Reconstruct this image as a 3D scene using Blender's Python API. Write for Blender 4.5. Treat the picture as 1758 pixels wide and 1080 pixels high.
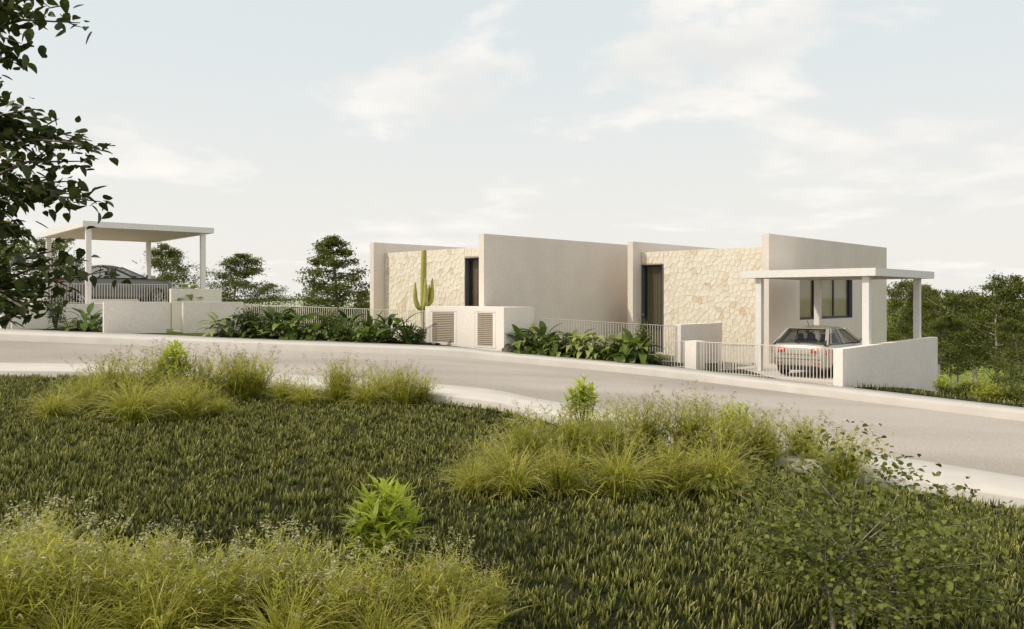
import bpy, bmesh, math, random
import numpy as np
from mathutils import Vector, Matrix
random.seed(7); rng = np.random.default_rng(7)
R = math.radians
for o in list(bpy.data.objects): bpy.data.objects.remove(o)
SC = bpy.context.scene
COL = SC.collection

# ------------------------------------------------------------------ camera
F, CX, HZ = 1390.0, 879.0, 510.0          # focal length, principal column and horizon row of the photograph
cam = bpy.data.cameras.new('camera'); camo = bpy.data.objects.new('camera', cam); COL.objects.link(camo)
cam.sensor_width = 36; cam.lens = F / 1758 * 36
cam.shift_y = -(540 - HZ) / 1758
cam.clip_end = 6000; cam.clip_start = 0.05
camo.location = (0, 0, 0); camo.rotation_euler = (R(90), 0, 0)
SC.camera = camo
# ------------------------------------------------------------------ sky, sun, exposure
SUN_AZ = Vector((-0.94, -0.34)).normalized(); SUN_EL = R(45)
w = bpy.data.worlds.new('World'); SC.world = w; w.use_nodes = True
nt = w.node_tree; N = nt.nodes; LK = nt.links; N.clear()
def nd(tree, typ, **k):
    n = tree.nodes.new(typ)
    for a, b in k.items():
        if a.startswith('i_'): n.inputs[int(a[2:])].default_value = b
        else: setattr(n, a, b)
    return n
out = nd(nt, 'ShaderNodeOutputWorld'); bg = nd(nt, 'ShaderNodeBackground'); bg.inputs[1].default_value = 0.1
sky = nd(nt, 'ShaderNodeTexSky', sky_type='NISHITA', sun_disc=False, sun_elevation=SUN_EL,
         sun_rotation=math.atan2(SUN_AZ.x, SUN_AZ.y), air_density=1.0, dust_density=3.0, ozone_density=1.0)
tc = nd(nt, 'ShaderNodeTexCoord'); sep = nd(nt, 'ShaderNodeSeparateXYZ'); LK.new(tc.outputs['Generated'], sep.inputs[0])
zz = nd(nt, 'ShaderNodeMath', operation='MAXIMUM', i_1=0.0); LK.new(sep.outputs[2], zz.inputs[0])
za = nd(nt, 'ShaderNodeMath', operation='ADD', i_1=0.16); LK.new(zz.outputs[0], za.inputs[0])
dx = nd(nt, 'ShaderNodeMath', operation='DIVIDE'); LK.new(sep.outputs[0], dx.inputs[0]); LK.new(za.outputs[0], dx.inputs[1])
dy = nd(nt, 'ShaderNodeMath', operation='DIVIDE'); LK.new(sep.outputs[1], dy.inputs[0]); LK.new(za.outputs[0], dy.inputs[1])
cv = nd(nt, 'ShaderNodeCombineXYZ'); LK.new(dx.outputs[0], cv.inputs[0]); LK.new(dy.outputs[0], cv.inputs[1])
mp = nd(nt, 'ShaderNodeMapping'); mp.inputs['Location'].default_value = (1.45, 3.0, 0); LK.new(cv.outputs[0], mp.inputs[0])
def ramp(tree, a, b, ca=(0,0,0,1), cb=(1,1,1,1), interp='EASE'):
    r = tree.nodes.new('ShaderNodeValToRGB'); r.color_ramp.interpolation = interp
    r.color_ramp.elements[0].position = a; r.color_ramp.elements[0].color = ca
    r.color_ramp.elements[1].position = b; r.color_ramp.elements[1].color = cb
    return r
n1 = nd(nt, 'ShaderNodeTexNoise'); n1.inputs['Scale'].default_value = 0.8; n1.inputs['Detail'].default_value = 10; n1.inputs['Roughness'].default_value = 0.58; n1.inputs['Distortion'].default_value = 0.25
LK.new(mp.outputs[0], n1.inputs['Vector'])
c1 = ramp(nt, 0.50, 0.575); LK.new(n1.outputs[0], c1.inputs[0])
n2 = nd(nt, 'ShaderNodeTexNoise'); n2.inputs['Scale'].default_value = 2.6; n2.inputs['Detail'].default_value = 7
LK.new(mp.outputs[0], n2.inputs['Vector'])
c2 = ramp(nt, 0.30, 0.72, (7.1, 7.1, 6.95, 1), (8.8, 8.45, 7.95, 1)); LK.new(n2.outputs[0], c2.inputs[0])
# thin high veil all over the sky, thicker towards the horizon as there is more air to look through
veil = ramp(nt, 0.0, 0.42, (0.95, 0.95, 0.95, 1), (0.88, 0.88, 0.88, 1)); LK.new(zz.outputs[0], veil.inputs[0])
vcol = ramp(nt, 0.0, 0.34, (7.9, 7.65, 7.15, 1), (6.95, 7.42, 7.45, 1)); LK.new(zz.outputs[0], vcol.inputs[0])
m1 = nd(nt, 'ShaderNodeMix', data_type='RGBA'); LK.new(veil.outputs[0], m1.inputs[0]); LK.new(sky.outputs[0], m1.inputs[6]); LK.new(vcol.outputs[0], m1.inputs[7])
cm = nd(nt, 'ShaderNodeMath', operation='MULTIPLY', i_1=0.85); LK.new(c1.outputs[0], cm.inputs[0])
m2 = nd(nt, 'ShaderNodeMix', data_type='RGBA'); LK.new(cm.outputs[0], m2.inputs[0]); LK.new(m1.outputs[2], m2.inputs[6]); LK.new(c2.outputs[0], m2.inputs[7])
LK.new(m2.outputs[2], bg.inputs[0]); LK.new(bg.outputs[0], out.inputs[0])
sl = bpy.data.lights.new('sun', 'SUN'); sl.energy = 2.3; sl.angle = R(1.5); sl.color = (1.0, 0.91, 0.77)
so = bpy.data.objects.new('sun', sl); COL.objects.link(so)
sd = Vector((SUN_AZ.x * math.cos(SUN_EL), SUN_AZ.y * math.cos(SUN_EL), math.sin(SUN_EL)))
so.rotation_euler = (-sd).to_track_quat('-Z', 'Y').to_euler(); so.location = sd * 60
SC.view_settings.view_transform = 'Standard'; SC.view_settings.look = 'None'
SC.view_settings.exposure = 0.22; SC.view_settings.gamma = 1.0; SC.view_settings.use_curve_mapping = False
SC.render.engine = 'CYCLES'

# ------------------------------------------------------------------ helpers
def un(u, v, z):                       # picture point at height z -> place
    Y = -z * F / (v - HZ); return Vector(((u - CX) / F * Y, Y, z))
def ray(u, Y, z=0.0): return Vector(((u - CX) / F * Y, Y, z))
def norm(a): return a / np.maximum(np.linalg.norm(a, axis=-1, keepdims=True), 1e-9)
class MB:
    def __init__(s): s.v = []; s.f = []
    def add(s, vs, fs):
        o = len(s.v); s.v += [tuple(p) for p in vs]; s.f += [tuple(i + o for i in f) for f in fs]; return s
    def box(s, x0, x1, y0, y1, z0, z1):
        return s.add([(x0,y0,z0),(x1,y0,z0),(x1,y1,z0),(x0,y1,z0),(x0,y0,z1),(x1,y0,z1),(x1,y1,z1),(x0,y1,z1)],
                     [(0,3,2,1),(4,5,6,7),(0,1,5,4),(1,2,6,5),(2,3,7,6),(3,0,4,7)])
    def bar(s, a, b, w, h, up=Vector((0,0,1))):
        a = Vector(a); b = Vector(b); d = (b - a).normalized(); sx = d.cross(up)
        sx = sx.normalized() if sx.length > 1e-4 else Vector((1,0,0)); sy = sx.cross(d)
        vs = [p + sx*i*w/2 + sy*j*h/2 for p in (a, b) for i, j in ((-1,-1),(1,-1),(1,1),(-1,1))]
        return s.add(vs, [(0,1,2,3),(7,6,5,4),(0,4,5,1),(1,5,6,2),(2,6,7,3),(3,7,4,0)])
    def tube(s, pts, rads, n=7, cap=True):
        pts = [Vector(p) for p in pts]; vs = []; fs = []; px = None
        for i, p in enumerate(pts):
            d = (pts[min(i+1, len(pts)-1)] - pts[max(i-1, 0)]).normalized()
            a = px if px is not None else (Vector((1,0,0)) if abs(d.x) < .9 else Vector((0,1,0)))
            a = (a - d * a.dot(d)).normalized(); px = a; b = d.cross(a)
            for k in range(n):
                t = 2*math.pi*k/n; vs.append(p + (a*math.cos(t) + b*math.sin(t)) * rads[i])
        for i in range(len(pts)-1):
            for k in range(n): fs.append((i*n+k, i*n+(k+1)%n, (i+1)*n+(k+1)%n, (i+1)*n+k))
        if cap: fs.append(tuple(range((len(pts)-1)*n, len(pts)*n))); fs.append(tuple(range(n-1, -1, -1)))
        return s.add(vs, fs)
    def lathe(s, prof, n=20, axis='x'):   # prof: (along axis, radius)
        vs = []; fs = []
        for a, r in prof:
            for k in range(n):
                t = 2*math.pi*k/n; c, q = r*math.cos(t), r*math.sin(t)
                vs.append((a, c, q) if axis == 'x' else (c, q, a))
        for i in range(len(prof)-1):
            for k in range(n): fs.append((i*n+k, i*n+(k+1)%n, (i+1)*n+(k+1)%n, (i+1)*n+k))
        return s.add(vs, fs)
    def mesh(s, name, mat, smooth=False):
        m = bpy.data.meshes.new(name); m.from_pydata([tuple(p) for p in s.v], [], s.f); m.validate(); m.update()
        if mat: m.materials.append(mat)
        if smooth: m.polygons.foreach_set('use_smooth', [True]*len(m.polygons))
        return m
    def build(s, name, mat, parent=None, smooth=False): return link(name, s.mesh(name, mat, smooth), parent)
def link(name, data, parent=None):
    o = bpy.data.objects.new(name, data); COL.objects.link(o)
    if parent: o.parent = parent
    return o
def tag(o, label=None, cat=None, group=None, kind=None):
    if label: o['label'] = label
    if cat: o['category'] = cat
    if group: o['group'] = group
    if kind: o['kind'] = kind
    return o
def thing(name, label, cat, loc=(0,0,0), rz=0.0, group=None):
    o = link(name, None); o.location = loc; o.rotation_euler = (0, 0, rz); o.empty_display_size = .2
    return tag(o, label, cat, group)
def copy_tree(o, parent=None):
    c = o.copy(); COL.objects.link(c); c.parent = parent
    for ch in list(o.children): copy_tree(ch, c)
    return c
def npmesh(name, V, Fq, mat, attr=None, smooth=False):       # V (n,3); Fq (m,k) same sized polygons
    m = bpy.data.meshes.new(name); V = np.asarray(V, np.float32); Fq = np.asarray(Fq, np.int32); k = Fq.shape[1]
    m.vertices.add(len(V)); m.vertices.foreach_set('co', V.ravel())
    m.loops.add(Fq.size); m.loops.foreach_set('vertex_index', Fq.ravel())
    m.polygons.add(len(Fq)); m.polygons.foreach_set('loop_start', np.arange(0, Fq.size, k, dtype=np.int32))
    m.polygons.foreach_set('loop_total', np.full(len(Fq), k, np.int32))
    if attr is not None:
        a = m.attributes.new('along', 'FLOAT', 'POINT'); a.data.foreach_set('value', np.asarray(attr, np.float32))
    m.update(calc_edges=True)
    if smooth: m.polygons.foreach_set('use_smooth', np.ones(len(Fq), bool))
    if mat: m.materials.append(mat)
    return m

# ------------------------------------------------------------------ materials
MATS = {}
def material(name):
    m = bpy.data.materials.new(name); m.use_nodes = True; MATS[name] = m
    return m, m.node_tree, m.node_tree.nodes['Principled BSDF']
def rough(name, ca, cb, scale=6.0, bump=0.3, bscale=160.0, rgh=0.85, spec=0.3, detail=5, metal=0.0, dist=0.01, coords='Object'):
    m, t, p = material(name)
    c = nd(t, 'ShaderNodeTexCoord'); n = nd(t, 'ShaderNodeTexNoise'); n.inputs['Scale'].default_value = scale; n.inputs['Detail'].default_value = detail
    t.links.new(c.outputs[coords], n.inputs['Vector'])
    r = ramp(t, 0.3, 0.7, (*ca, 1), (*cb, 1), 'LINEAR'); t.links.new(n.outputs[0], r.inputs[0]); t.links.new(r.outputs[0], p.inputs['Base Color'])
    p.inputs['Roughness'].default_value = rgh; p.inputs['Specular IOR Level'].default_value = spec; p.inputs['Metallic'].default_value = metal
    if bump:
        b = nd(t, 'ShaderNodeBump'); b.inputs['Strength'].default_value = bump; b.inputs['Distance'].default_value = dist
        q = nd(t, 'ShaderNodeTexNoise'); q.inputs['Scale'].default_value = bscale; q.inputs['Detail'].default_value = 3
        t.links.new(c.outputs[coords], q.inputs['Vector']); t.links.new(q.outputs[0], b.inputs['Height']); t.links.new(b.outputs[0], p.inputs['Normal'])
    return m
def stucco(name, col):
    m, t, p = material(name); c = nd(t, 'ShaderNodeTexCoord')
    n = nd(t, 'ShaderNodeTexNoise'); n.inputs['Scale'].default_value = 0.9; n.inputs['Detail'].default_value = 6; t.links.new(c.outputs['Object'], n.inputs['Vector'])
    g = nd(t, 'ShaderNodeTexNoise'); g.inputs['Scale'].default_value = 11; g.inputs['Detail'].default_value = 4; g.inputs['Roughness'].default_value = .75; t.links.new(c.outputs['Object'], g.inputs['Vector'])
    r = ramp(t, .3, .7, (*[x*.95 for x in col], 1), (*[min(1, x*1.03) for x in col], 1), 'LINEAR'); t.links.new(n.outputs[0], r.inputs[0])
    r2 = ramp(t, .32, .68, (.90,.90,.90,1), (1.05,1.05,1.05,1), 'LINEAR'); t.links.new(g.outputs[0], r2.inputs[0])
    mx = nd(t, 'ShaderNodeMix', data_type='RGBA', blend_type='MULTIPLY'); mx.inputs[0].default_value = 1
    t.links.new(r.outputs[0], mx.inputs[6]); t.links.new(r2.outputs[0], mx.inputs[7]); t.links.new(mx.outputs[2], p.inputs['Base Color'])
    p.inputs['Roughness'].default_value = .92; p.inputs['Specular IOR Level'].default_value = .2
    b = nd(t, 'ShaderNodeBump'); b.inputs['Strength'].default_value = .5; b.inputs['Distance'].default_value = .02
    t.links.new(g.outputs[0], b.inputs['Height']); t.links.new(b.outputs[0], p.inputs['Normal'])
    return m
def foliage(name, cols, rgh=0.5, trans=0.35, tip=None):
    m, t, p = material(name); g = nd(t, 'ShaderNodeNewGeometry'); oi = nd(t, 'ShaderNodeObjectInfo')
    ad = nd(t, 'ShaderNodeMath', operation='ADD'); fr = nd(t, 'ShaderNodeMath', operation='FRACT')
    t.links.new(g.outputs['Random Per Island'], ad.inputs[0]); t.links.new(oi.outputs['Random'], ad.inputs[1]); t.links.new(ad.outputs[0], fr.inputs[0])
    r = t.nodes.new('ShaderNodeValToRGB'); r.color_ramp.interpolation = 'LINEAR'
    while len(r.color_ramp.elements) < len(cols): r.color_ramp.elements.new(.5)
    for i, c in enumerate(cols): r.color_ramp.elements[i].position = i/(len(cols)-1); r.color_ramp.elements[i].color = (*c, 1)
    t.links.new(fr.outputs[0], r.inputs[0]); co = r.outputs[0]
    if tip:
        at = nd(t, 'ShaderNodeAttribute', attribute_name='along'); rr = ramp(t, .30, 1.0); t.links.new(at.outputs['Fac'], rr.inputs[0])
        mu = nd(t, 'ShaderNodeMath', operation='MULTIPLY'); t.links.new(rr.outputs[0], mu.inputs[0]); t.links.new(g.outputs['Random Per Island'], mu.inputs[1])
        mx = nd(t, 'ShaderNodeMix', data_type='RGBA'); t.links.new(mu.outputs[0], mx.inputs[0]); t.links.new(co, mx.inputs[6]); mx.inputs[7].default_value = (*tip, 1); co = mx.outputs[2]
    t.links.new(co, p.inputs['Base Color']); p.inputs['Roughness'].default_value = rgh; p.inputs['Specular IOR Level'].default_value = .25
    tr = nd(t, 'ShaderNodeBsdfTranslucent'); t.links.new(co, tr.inputs[0]); ms = nd(t, 'ShaderNodeMixShader'); ms.inputs[0].default_value = trans
    o = t.nodes['Material Output']; t.links.new(p.outputs[0], ms.inputs[1]); t.links.new(tr.outputs[0], ms.inputs[2]); t.links.new(ms.outputs[0], o.inputs[0])
    return m
def glassy(name, tint, gloss=0.12, clear=0.75):
    m, t, p = material(name); o = t.nodes['Material Output']
    tr = nd(t, 'ShaderNodeBsdfTransparent'); tr.inputs[0].default_value = (*tint, 1)
    gl = nd(t, 'ShaderNodeBsdfGlossy'); gl.inputs['Roughness'].default_value = .03
    lw = nd(t, 'ShaderNodeLayerWeight'); lw.inputs[0].default_value = .5
    pw = nd(t, 'ShaderNodeMath', operation='POWER', i_1=5.0); t.links.new(lw.outputs['Facing'], pw.inputs[0])
    ma = nd(t, 'ShaderNodeMath', operation='MULTIPLY_ADD', i_1=.5, i_2=.02); t.links.new(pw.outputs[0], ma.inputs[0])
    ms = nd(t, 'ShaderNodeMixShader'); t.links.new(ma.outputs[0], ms.inputs[0]); t.links.new(tr.outputs[0], ms.inputs[1]); t.links.new(gl.outputs[0], ms.inputs[2])
    t.links.new(ms.outputs[0], o.inputs[0]); return m
def plain(name, col, rgh=.5, metal=0, spec=.5, coat=0):
    m = rough(name, [x*.94 for x in col], [min(1,x*1.04) for x in col], 8, 0, rgh=rgh, spec=spec, metal=metal)
    p = m.node_tree.nodes['Principled BSDF']; p.inputs['Coat Weight'].default_value = coat; p.inputs['Coat Roughness'].default_value = .05
    return m
M_st = stucco('warm_render', (.79, .705, .62))
M_lw = stucco('pale_render', (.87, .795, .715))
M_wp = plain('white_paint', (.80, .765, .72), .5, spec=.4)
M_rail = plain('rail_paint', (.70, .64, .57), .5, spec=.4)
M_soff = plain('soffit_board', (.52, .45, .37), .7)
M_dark = plain('anthracite_frame', (.035, .037, .045), .4)
M_rev = plain('grey_reveal', (.12, .12, .14), .6)
M_cur = rough('curtain', (.20,.175,.125), (.28,.245,.18), 14, 0)
M_glass = glassy('window_glass', (.86,.85,.80))
M_cglass = glassy('car_glass', (.76,.76,.74))
M_lou = plain('louvre_paint', (.40, .33, .25), .6)
M_con = rough('pavement_concrete', (.56,.51,.455), (.64,.59,.53), 1.6, .35, 120, .9, .2, 9)
M_roof = plain('roof_screed', (.5,.47,.43), .9)
M_soil = rough('bed_soil', (.018,.015,.010), (.035,.028,.018), 9, .8, 40, 1, .1)
M_bark = rough('bark', (.16,.125,.09), (.30,.25,.19), 14, .6, 40, .9, .2)
M_pbark = rough('pale_bark', (.36,.31,.25), (.52,.47,.40), 14, .5, 40, .9, .2)
M_bark2 = rough('shrub_bark', (.25,.21,.15), (.40,.35,.27), 14, .5, 40, .9, .2)
M_stem = plain('green_stem', (.07,.10,.025), .6)
def mat_stone():
    m, t, p = material('cream_stone'); oi = nd(t, 'ShaderNodeObjectInfo')
    r = t.nodes.new('ShaderNodeValToRGB'); r.color_ramp.interpolation = 'LINEAR'
    for i, (a, c) in enumerate([(0,(.89,.845,.765)),(.62,(.87,.81,.72)),(.88,(.84,.765,.65)),(1,(.74,.62,.47))]):
        e = r.color_ramp.elements[i] if i < 2 else r.color_ramp.elements.new(a); e.position = a; e.color = (*c, 1)
    t.links.new(oi.outputs['Random'], r.inputs[0])
    c = nd(t, 'ShaderNodeTexCoord'); n = nd(t, 'ShaderNodeTexNoise'); n.inputs['Scale'].default_value = 7; n.inputs['Detail'].default_value = 8; n.inputs['Roughness'].default_value = .65
    t.links.new(c.outputs['Object'], n.inputs['Vector'])
    r2 = ramp(t, .3, .68, (.80,.75,.65,1), (1.05,1.04,1.02,1), 'LINEAR'); t.links.new(n.outputs[0], r2.inputs[0])
    mx = nd(t, 'ShaderNodeMix', data_type='RGBA', blend_type='MULTIPLY'); mx.inputs[0].default_value = 1
    t.links.new(r.outputs[0], mx.inputs[6]); t.links.new(r2.outputs[0], mx.inputs[7]); t.links.new(mx.outputs[2], p.inputs['Base Color'])
    b = nd(t, 'ShaderNodeBump'); b.inputs['Strength'].default_value = .6; b.inputs['Distance'].default_value = .02
    n3 = nd(t, 'ShaderNodeTexNoise'); n3.inputs['Scale'].default_value = 22; n3.inputs['Detail'].default_value = 6; t.links.new(c.outputs['Object'], n3.inputs['Vector'])
    t.links.new(n3.outputs[0], b.inputs['Height']); t.links.new(b.outputs[0], p.inputs['Normal']); p.inputs['Roughness'].default_value = .9; p.inputs['Specular IOR Level'].default_value = .2
    return m
M_stone = mat_stone()
M_mort = rough('mortar', (.62,.53,.40), (.70,.61,.48), 20, .3, 60, .95, .1)
def mat_road():
    m, t, p = material('road_surface'); c = nd(t, 'ShaderNodeTexCoord')
    n = nd(t, 'ShaderNodeTexNoise'); n.inputs['Scale'].default_value = .22; n.inputs['Detail'].default_value = 5
    mpn = nd(t, 'ShaderNodeMapping'); mpn.inputs['Scale'].default_value = (.5, 1.6, 1); mpn.inputs['Rotation'].default_value = (0,0,R(22)); t.links.new(c.outputs['Object'], mpn.inputs[0]); t.links.new(mpn.outputs[0], n.inputs['Vector'])
    r = ramp(t, .32, .68, (.335,.285,.24,1), (.465,.41,.36,1)); t.links.new(n.outputs[0], r.inputs[0])
    g = nd(t, 'ShaderNodeTexNoise'); g.inputs['Scale'].default_value = 26; g.inputs['Detail'].default_value = 5; g.inputs['Roughness'].default_value = .8; t.links.new(c.outputs['Object'], g.inputs['Vector'])
    r2 = ramp(t, .3, .7, (.70,.70,.70,1), (1.28,1.28,1.28,1), 'LINEAR'); t.links.new(g.outputs[0], r2.inputs[0])
    mx = nd(t, 'ShaderNodeMix', data_type='RGBA', blend_type='MULTIPLY'); mx.inputs[0].default_value = 1
    t.links.new(r.outputs[0], mx.inputs[6]); t.links.new(r2.outputs[0], mx.inputs[7]); t.links.new(mx.outputs[2], p.inputs['Base Color'])
    rr = ramp(t, .35, .62, (.62,.62,.62,1), (.88,.88,.88,1)); t.links.new(n.outputs[0], rr.inputs[0]); t.links.new(rr.outputs[0], p.inputs['Roughness'])
    b = nd(t, 'ShaderNodeBump'); b.inputs['Strength'].default_value = .35; b.inputs['Distance'].default_value = .015
    t.links.new(g.outputs[0], b.inputs['Height']); t.links.new(b.outputs[0], p.inputs['Normal']); p.inputs['Specular IOR Level'].default_value = .3
    return m
M_road = mat_road()
M_ground = rough('meadow_ground', (.018,.020,.008), (.038,.040,.014), .5, .5, 6, 1, .1, 8, dist=.1)
def field_tint():                       # mown field beyond the houses is a fresher green than the lawn's soil
    t = M_ground.node_tree; p = t.nodes['Principled BSDF']; c = nd(t, 'ShaderNodeTexCoord'); sp = nd(t, 'ShaderNodeSeparateXYZ'); t.links.new(c.outputs['Object'], sp.inputs[0])
    mr = nd(t, 'ShaderNodeMapRange'); mr.inputs[1].default_value = 29; mr.inputs[2].default_value = 36; t.links.new(sp.outputs[1], mr.inputs[0])
    n = nd(t, 'ShaderNodeTexNoise'); n.inputs['Scale'].default_value = .35; n.inputs['Detail'].default_value = 8; t.links.new(c.outputs['Object'], n.inputs['Vector'])
    r = ramp(t, .3, .7, (.13,.17,.025,1), (.23,.26,.05,1)); t.links.new(n.outputs[0], r.inputs[0])
    old = p.inputs['Base Color'].links[0].from_socket; mx = nd(t, 'ShaderNodeMix', data_type='RGBA'); t.links.new(mr.outputs[0], mx.inputs[0]); t.links.new(old, mx.inputs[6]); t.links.new(r.outputs[0], mx.inputs[7]); t.links.new(mx.outputs[2], p.inputs['Base Color'])
field_tint()
M_lawnsoil = M_ground
M_lawn = foliage('lawn_blade', [(.019,.032,.005),(.046,.068,.009),(.024,.034,.007),(.115,.135,.019),(.10,.083,.021)], .45, .22, tip=(.60,.57,.17))
M_tall = foliage('tall_grass', [(.13,.15,.018),(.52,.52,.055),(.24,.27,.03),(.74,.69,.12),(.36,.39,.045)], .5, .48, tip=(.72,.62,.26))
M_seed = foliage('seed_head', [(.34,.29,.12),(.44,.38,.18),(.26,.23,.09)], .8, .3)
M_flower = foliage('pale_flower', [(.52,.49,.27),(.42,.40,.18),(.62,.59,.40)], .8, .3)
M_lime = foliage('lime_leaf', [(.40,.48,.04),(.54,.61,.07),(.64,.67,.14)], .45, .45)
M_br = foliage('broad_leaf', [(.07,.11,.020),(.12,.18,.03),(.22,.28,.055)], .35, .35)
M_var = foliage('variegated_leaf', [(.30,.34,.08),(.44,.46,.16),(.20,.26,.05)], .4, .35)
M_dk = foliage('dark_leaf', [(.03,.05,.012),(.055,.085,.018),(.085,.12,.025)], .45, .25)
M_tree = foliage('tree_leaf', [(.085,.105,.02),(.13,.155,.028),(.25,.265,.06),(.11,.13,.03)], .55, .45)
M_fg = foliage('overhanging_leaf', [(.035,.050,.012),(.06,.082,.017),(.10,.12,.028)], .45, .3)
M_bush = foliage('shrub_leaf', [(.085,.105,.018),(.15,.175,.03),(.28,.30,.06),(.105,.125,.025)], .5, .40)
M_cac = rough('cactus_skin', (.38,.37,.08), (.52,.48,.14), 12, .3, 60, .7, .2)
M_tyre = plain('tyre_rubber', (.018,.018,.018), .85, spec=.2)
M_rim = plain('alloy_rim', (.55,.54,.52), .3, .9)
M_paintR = plain('champagne_paint', (.42,.39,.325), .32, .35, coat=.7)
M_paintL = plain('grey_paint', (.145,.14,.13), .32, .35, coat=.7)
M_blk = plain('black_plastic', (.012,.012,.013), .6)
M_red = plain('red_lamp', (.55,.06,.04), .2, coat=.8)
M_clr = plain('clear_lamp', (.75,.75,.75), .15, coat=.8)
M_seat = plain('seat_fabric', (.05,.05,.065), .9)

# ------------------------------------------------------------------ roadway lines
def crom(P, n=10):
    P = [np.array(p, float) for p in P]; P = [2*P[0]-P[1]] + P + [2*P[-1]-P[-2]]; o = []
    for i in range(1, len(P)-2):
        for k in range(n):
            t = k/n; a, b, c, d = P[i-1:i+3]
            o.append(.5*((2*b)+(-a+c)*t+(2*a-5*b+4*c-d)*t*t+(-a+3*b-3*c+d)*t**3))
    o.append(P[-2]); return np.array(o)
def ext(P, dl, dr):
    P = [np.array(p) for p in P]; a = P[0] + (P[0]-P[1])/np.linalg.norm((P[0]-P[1])[:2])*dl; b = P[-1] + (P[-1]-P[-2])/np.linalg.norm((P[-1]-P[-2])[:2])*dr
    return [a] + P + [b]
far = [(0,564,572.8,-1.2),(350,577.5,585.8,-1.43),(740,593,599.6,-1.66),(860,603,609.6,-1.83),(1120,626,634,-2.15),(1260,642,650.3,-2.33),(1447,663.5,672.3,-2.48),(1758,699.5,709,-2.70)]
near = [(0,622.5,636,-1.9),(200,625.5,638.5,-1.93),(750,659,677.7,-2.05),(962,690.7,715,-2.25),(1488,775,814,-2.6),(1758,819,855,-2.70)]
FB = crom(ext([un(u,a,z) for u,a,b,z in far], 30, 25)); FF = crom(ext([un(u,b,z-.02) for u,a,b,z in far], 30, 25))
NB = crom(ext([un(u,a,z) for u,a,b,z in near], 30, 25)); NF = crom(ext([un(u,b,z-.01) for u,a,b,z in near], 30, 25))
def yat(L, x): return np.interp(x, L[:,0], L[:,1])
def zat(L, x): return np.interp(x, L[:,0], L[:,2])
def ruled(name, rows, mat, kind='structure'):
    n = min(len(r) for r in rows); V = np.concatenate([r[:n] for r in rows]); Fq = []
    for j in range(len(rows)-1):
        for i in range(n-1): Fq.append((j*n+i, j*n+i+1, (j+1)*n+i+1, (j+1)*n+i))
    o = link(name, npmesh(name, V, Fq, mat)); return tag(o, kind=kind)
dn = lambda L, d: L + np.array((0,0,-d)); sh = lambda L, dx, dy, dz=0: L + np.array((dx,dy,dz))
# far pavement: back wall, top, small bevel, kerb face; the same on the near side with its face to the lawn
ruled('pavement_far', [dn(FB,.7), FB, sh(FF,0,.02), dn(sh(FF,0,0),.02), dn(sh(FF,0,-.004),.6)][::-1], M_con)
ruled('pavement_near', [dn(NB,.6), dn(NB,.015), sh(NB,0,-.02), sh(NF,0,.02), dn(NF,.02), dn(NF,.8)][::-1], M_con)
def resamp(L, n):
    d = np.r_[0, np.cumsum(np.linalg.norm(np.diff(L, axis=0), axis=1))]; t = np.linspace(0, d[-1], n)
    return np.stack([np.interp(t, d, L[:,k]) for k in range(3)], 1)
a_, b_ = resamp(dn(sh(NB,0,-.3),.17), 90), resamp(dn(sh(FF,0,.3),.20), 90)
rows = [a_*(1-t) + b_*t + np.array((0,0,.06*math.sin(math.pi*t))) for t in np.linspace(0,1,13)]
ruled('road', rows, M_road)

# ------------------------------------------------------------------ terrain
CP = []
for L, dz, dyy in ((FB,-.05,.25),(NF,-.17,-.1)):
    for p in L[::5]: CP.append((p[0], p[1]+dyy, p[2]+dz))
CP += [(0,4,-2.36),(4,5,-2.52),(-4,5,-2.25),(0,9,-2.4),(-6,10,-2.2),(3,9,-2.55),(-12,14,-2.05),(0,-12,-2.3),(-20,0,-2),(15,0,-3),
       (15,29,-3.35),(18,26,-3.9),(14,26,-3.1),(22,42,-5.2),(30,60,-6.8),(0,38,-2.4),(9,40,-2.6),(-8,38,-1.8),(-20,42,-1.5),(-24,60,-3.2),(0,60,-4.5),(12,52,-4.8),(45,30,-6.0),(-50,40,-2.5),(60,60,-7.5),(-60,80,-5),(0,95,-7),(50,100,-8.5)]
CP = np.array(CP); D = np.linalg.norm(CP[:,None,:2]-CP[None,:,:2], axis=2)
WT = np.linalg.solve(D + np.eye(len(CP))*.15, CP[:,2] + 4.0)
def hgt(x, y):
    x = np.atleast_1d(np.asarray(x, float)); y = np.atleast_1d(np.asarray(y, float)); o = np.empty(len(x))
    for i in range(0, len(x), 20000):
        sl_ = slice(i, i+20000); d = np.hypot(x[sl_,None]-CP[None,:,0], y[sl_,None]-CP[None,:,1]); o[sl_] = d @ WT - 4.0
    r = np.hypot(x, y-25); b = np.clip((r-55)/70, 0, 1); b = b*b*(3-2*b); return o*(1-b) + (-9.5)*b
def ground_z(x, y):
    z = hgt(x, y); x = np.atleast_1d(x); y = np.atleast_1d(y)
    inn = (y > yat(NF, x) + .45) & (y < yat(FB, x) - .35) & (x > NF[0,0]) & (x < NF[-1,0])
    e1 = (y > yat(NF, x) - .5) & (y <= yat(NF, x) + .46); z = np.where(e1, np.minimum(z, zat(NF, x) - .13), z)
    e2 = (y > yat(FB, x) - .36) & (y < yat(FB, x) + .1); z = np.where(e2, np.minimum(z, zat(FB, x) - .08), z)
    return np.where(inn, np.minimum(z, zat(NB, x)) - .75, z)
def axis(a, b, st, far_):
    c = list(np.arange(a, b+.01, st)); s = st
    while c[-1] < far_: s *= 1.35; c.append(c[-1]+s)
    s = st
    while c[0] > -far_: s *= 1.35; c.insert(0, c[0]-s)
    return np.array(c)
gx = axis(-30, 34, .35, 3500); gy = axis(-4, 60, .35, 3500)
X, Y = np.meshgrid(gx, gy); Z = ground_z(X.ravel(), Y.ravel()); n = len(gx)
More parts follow.
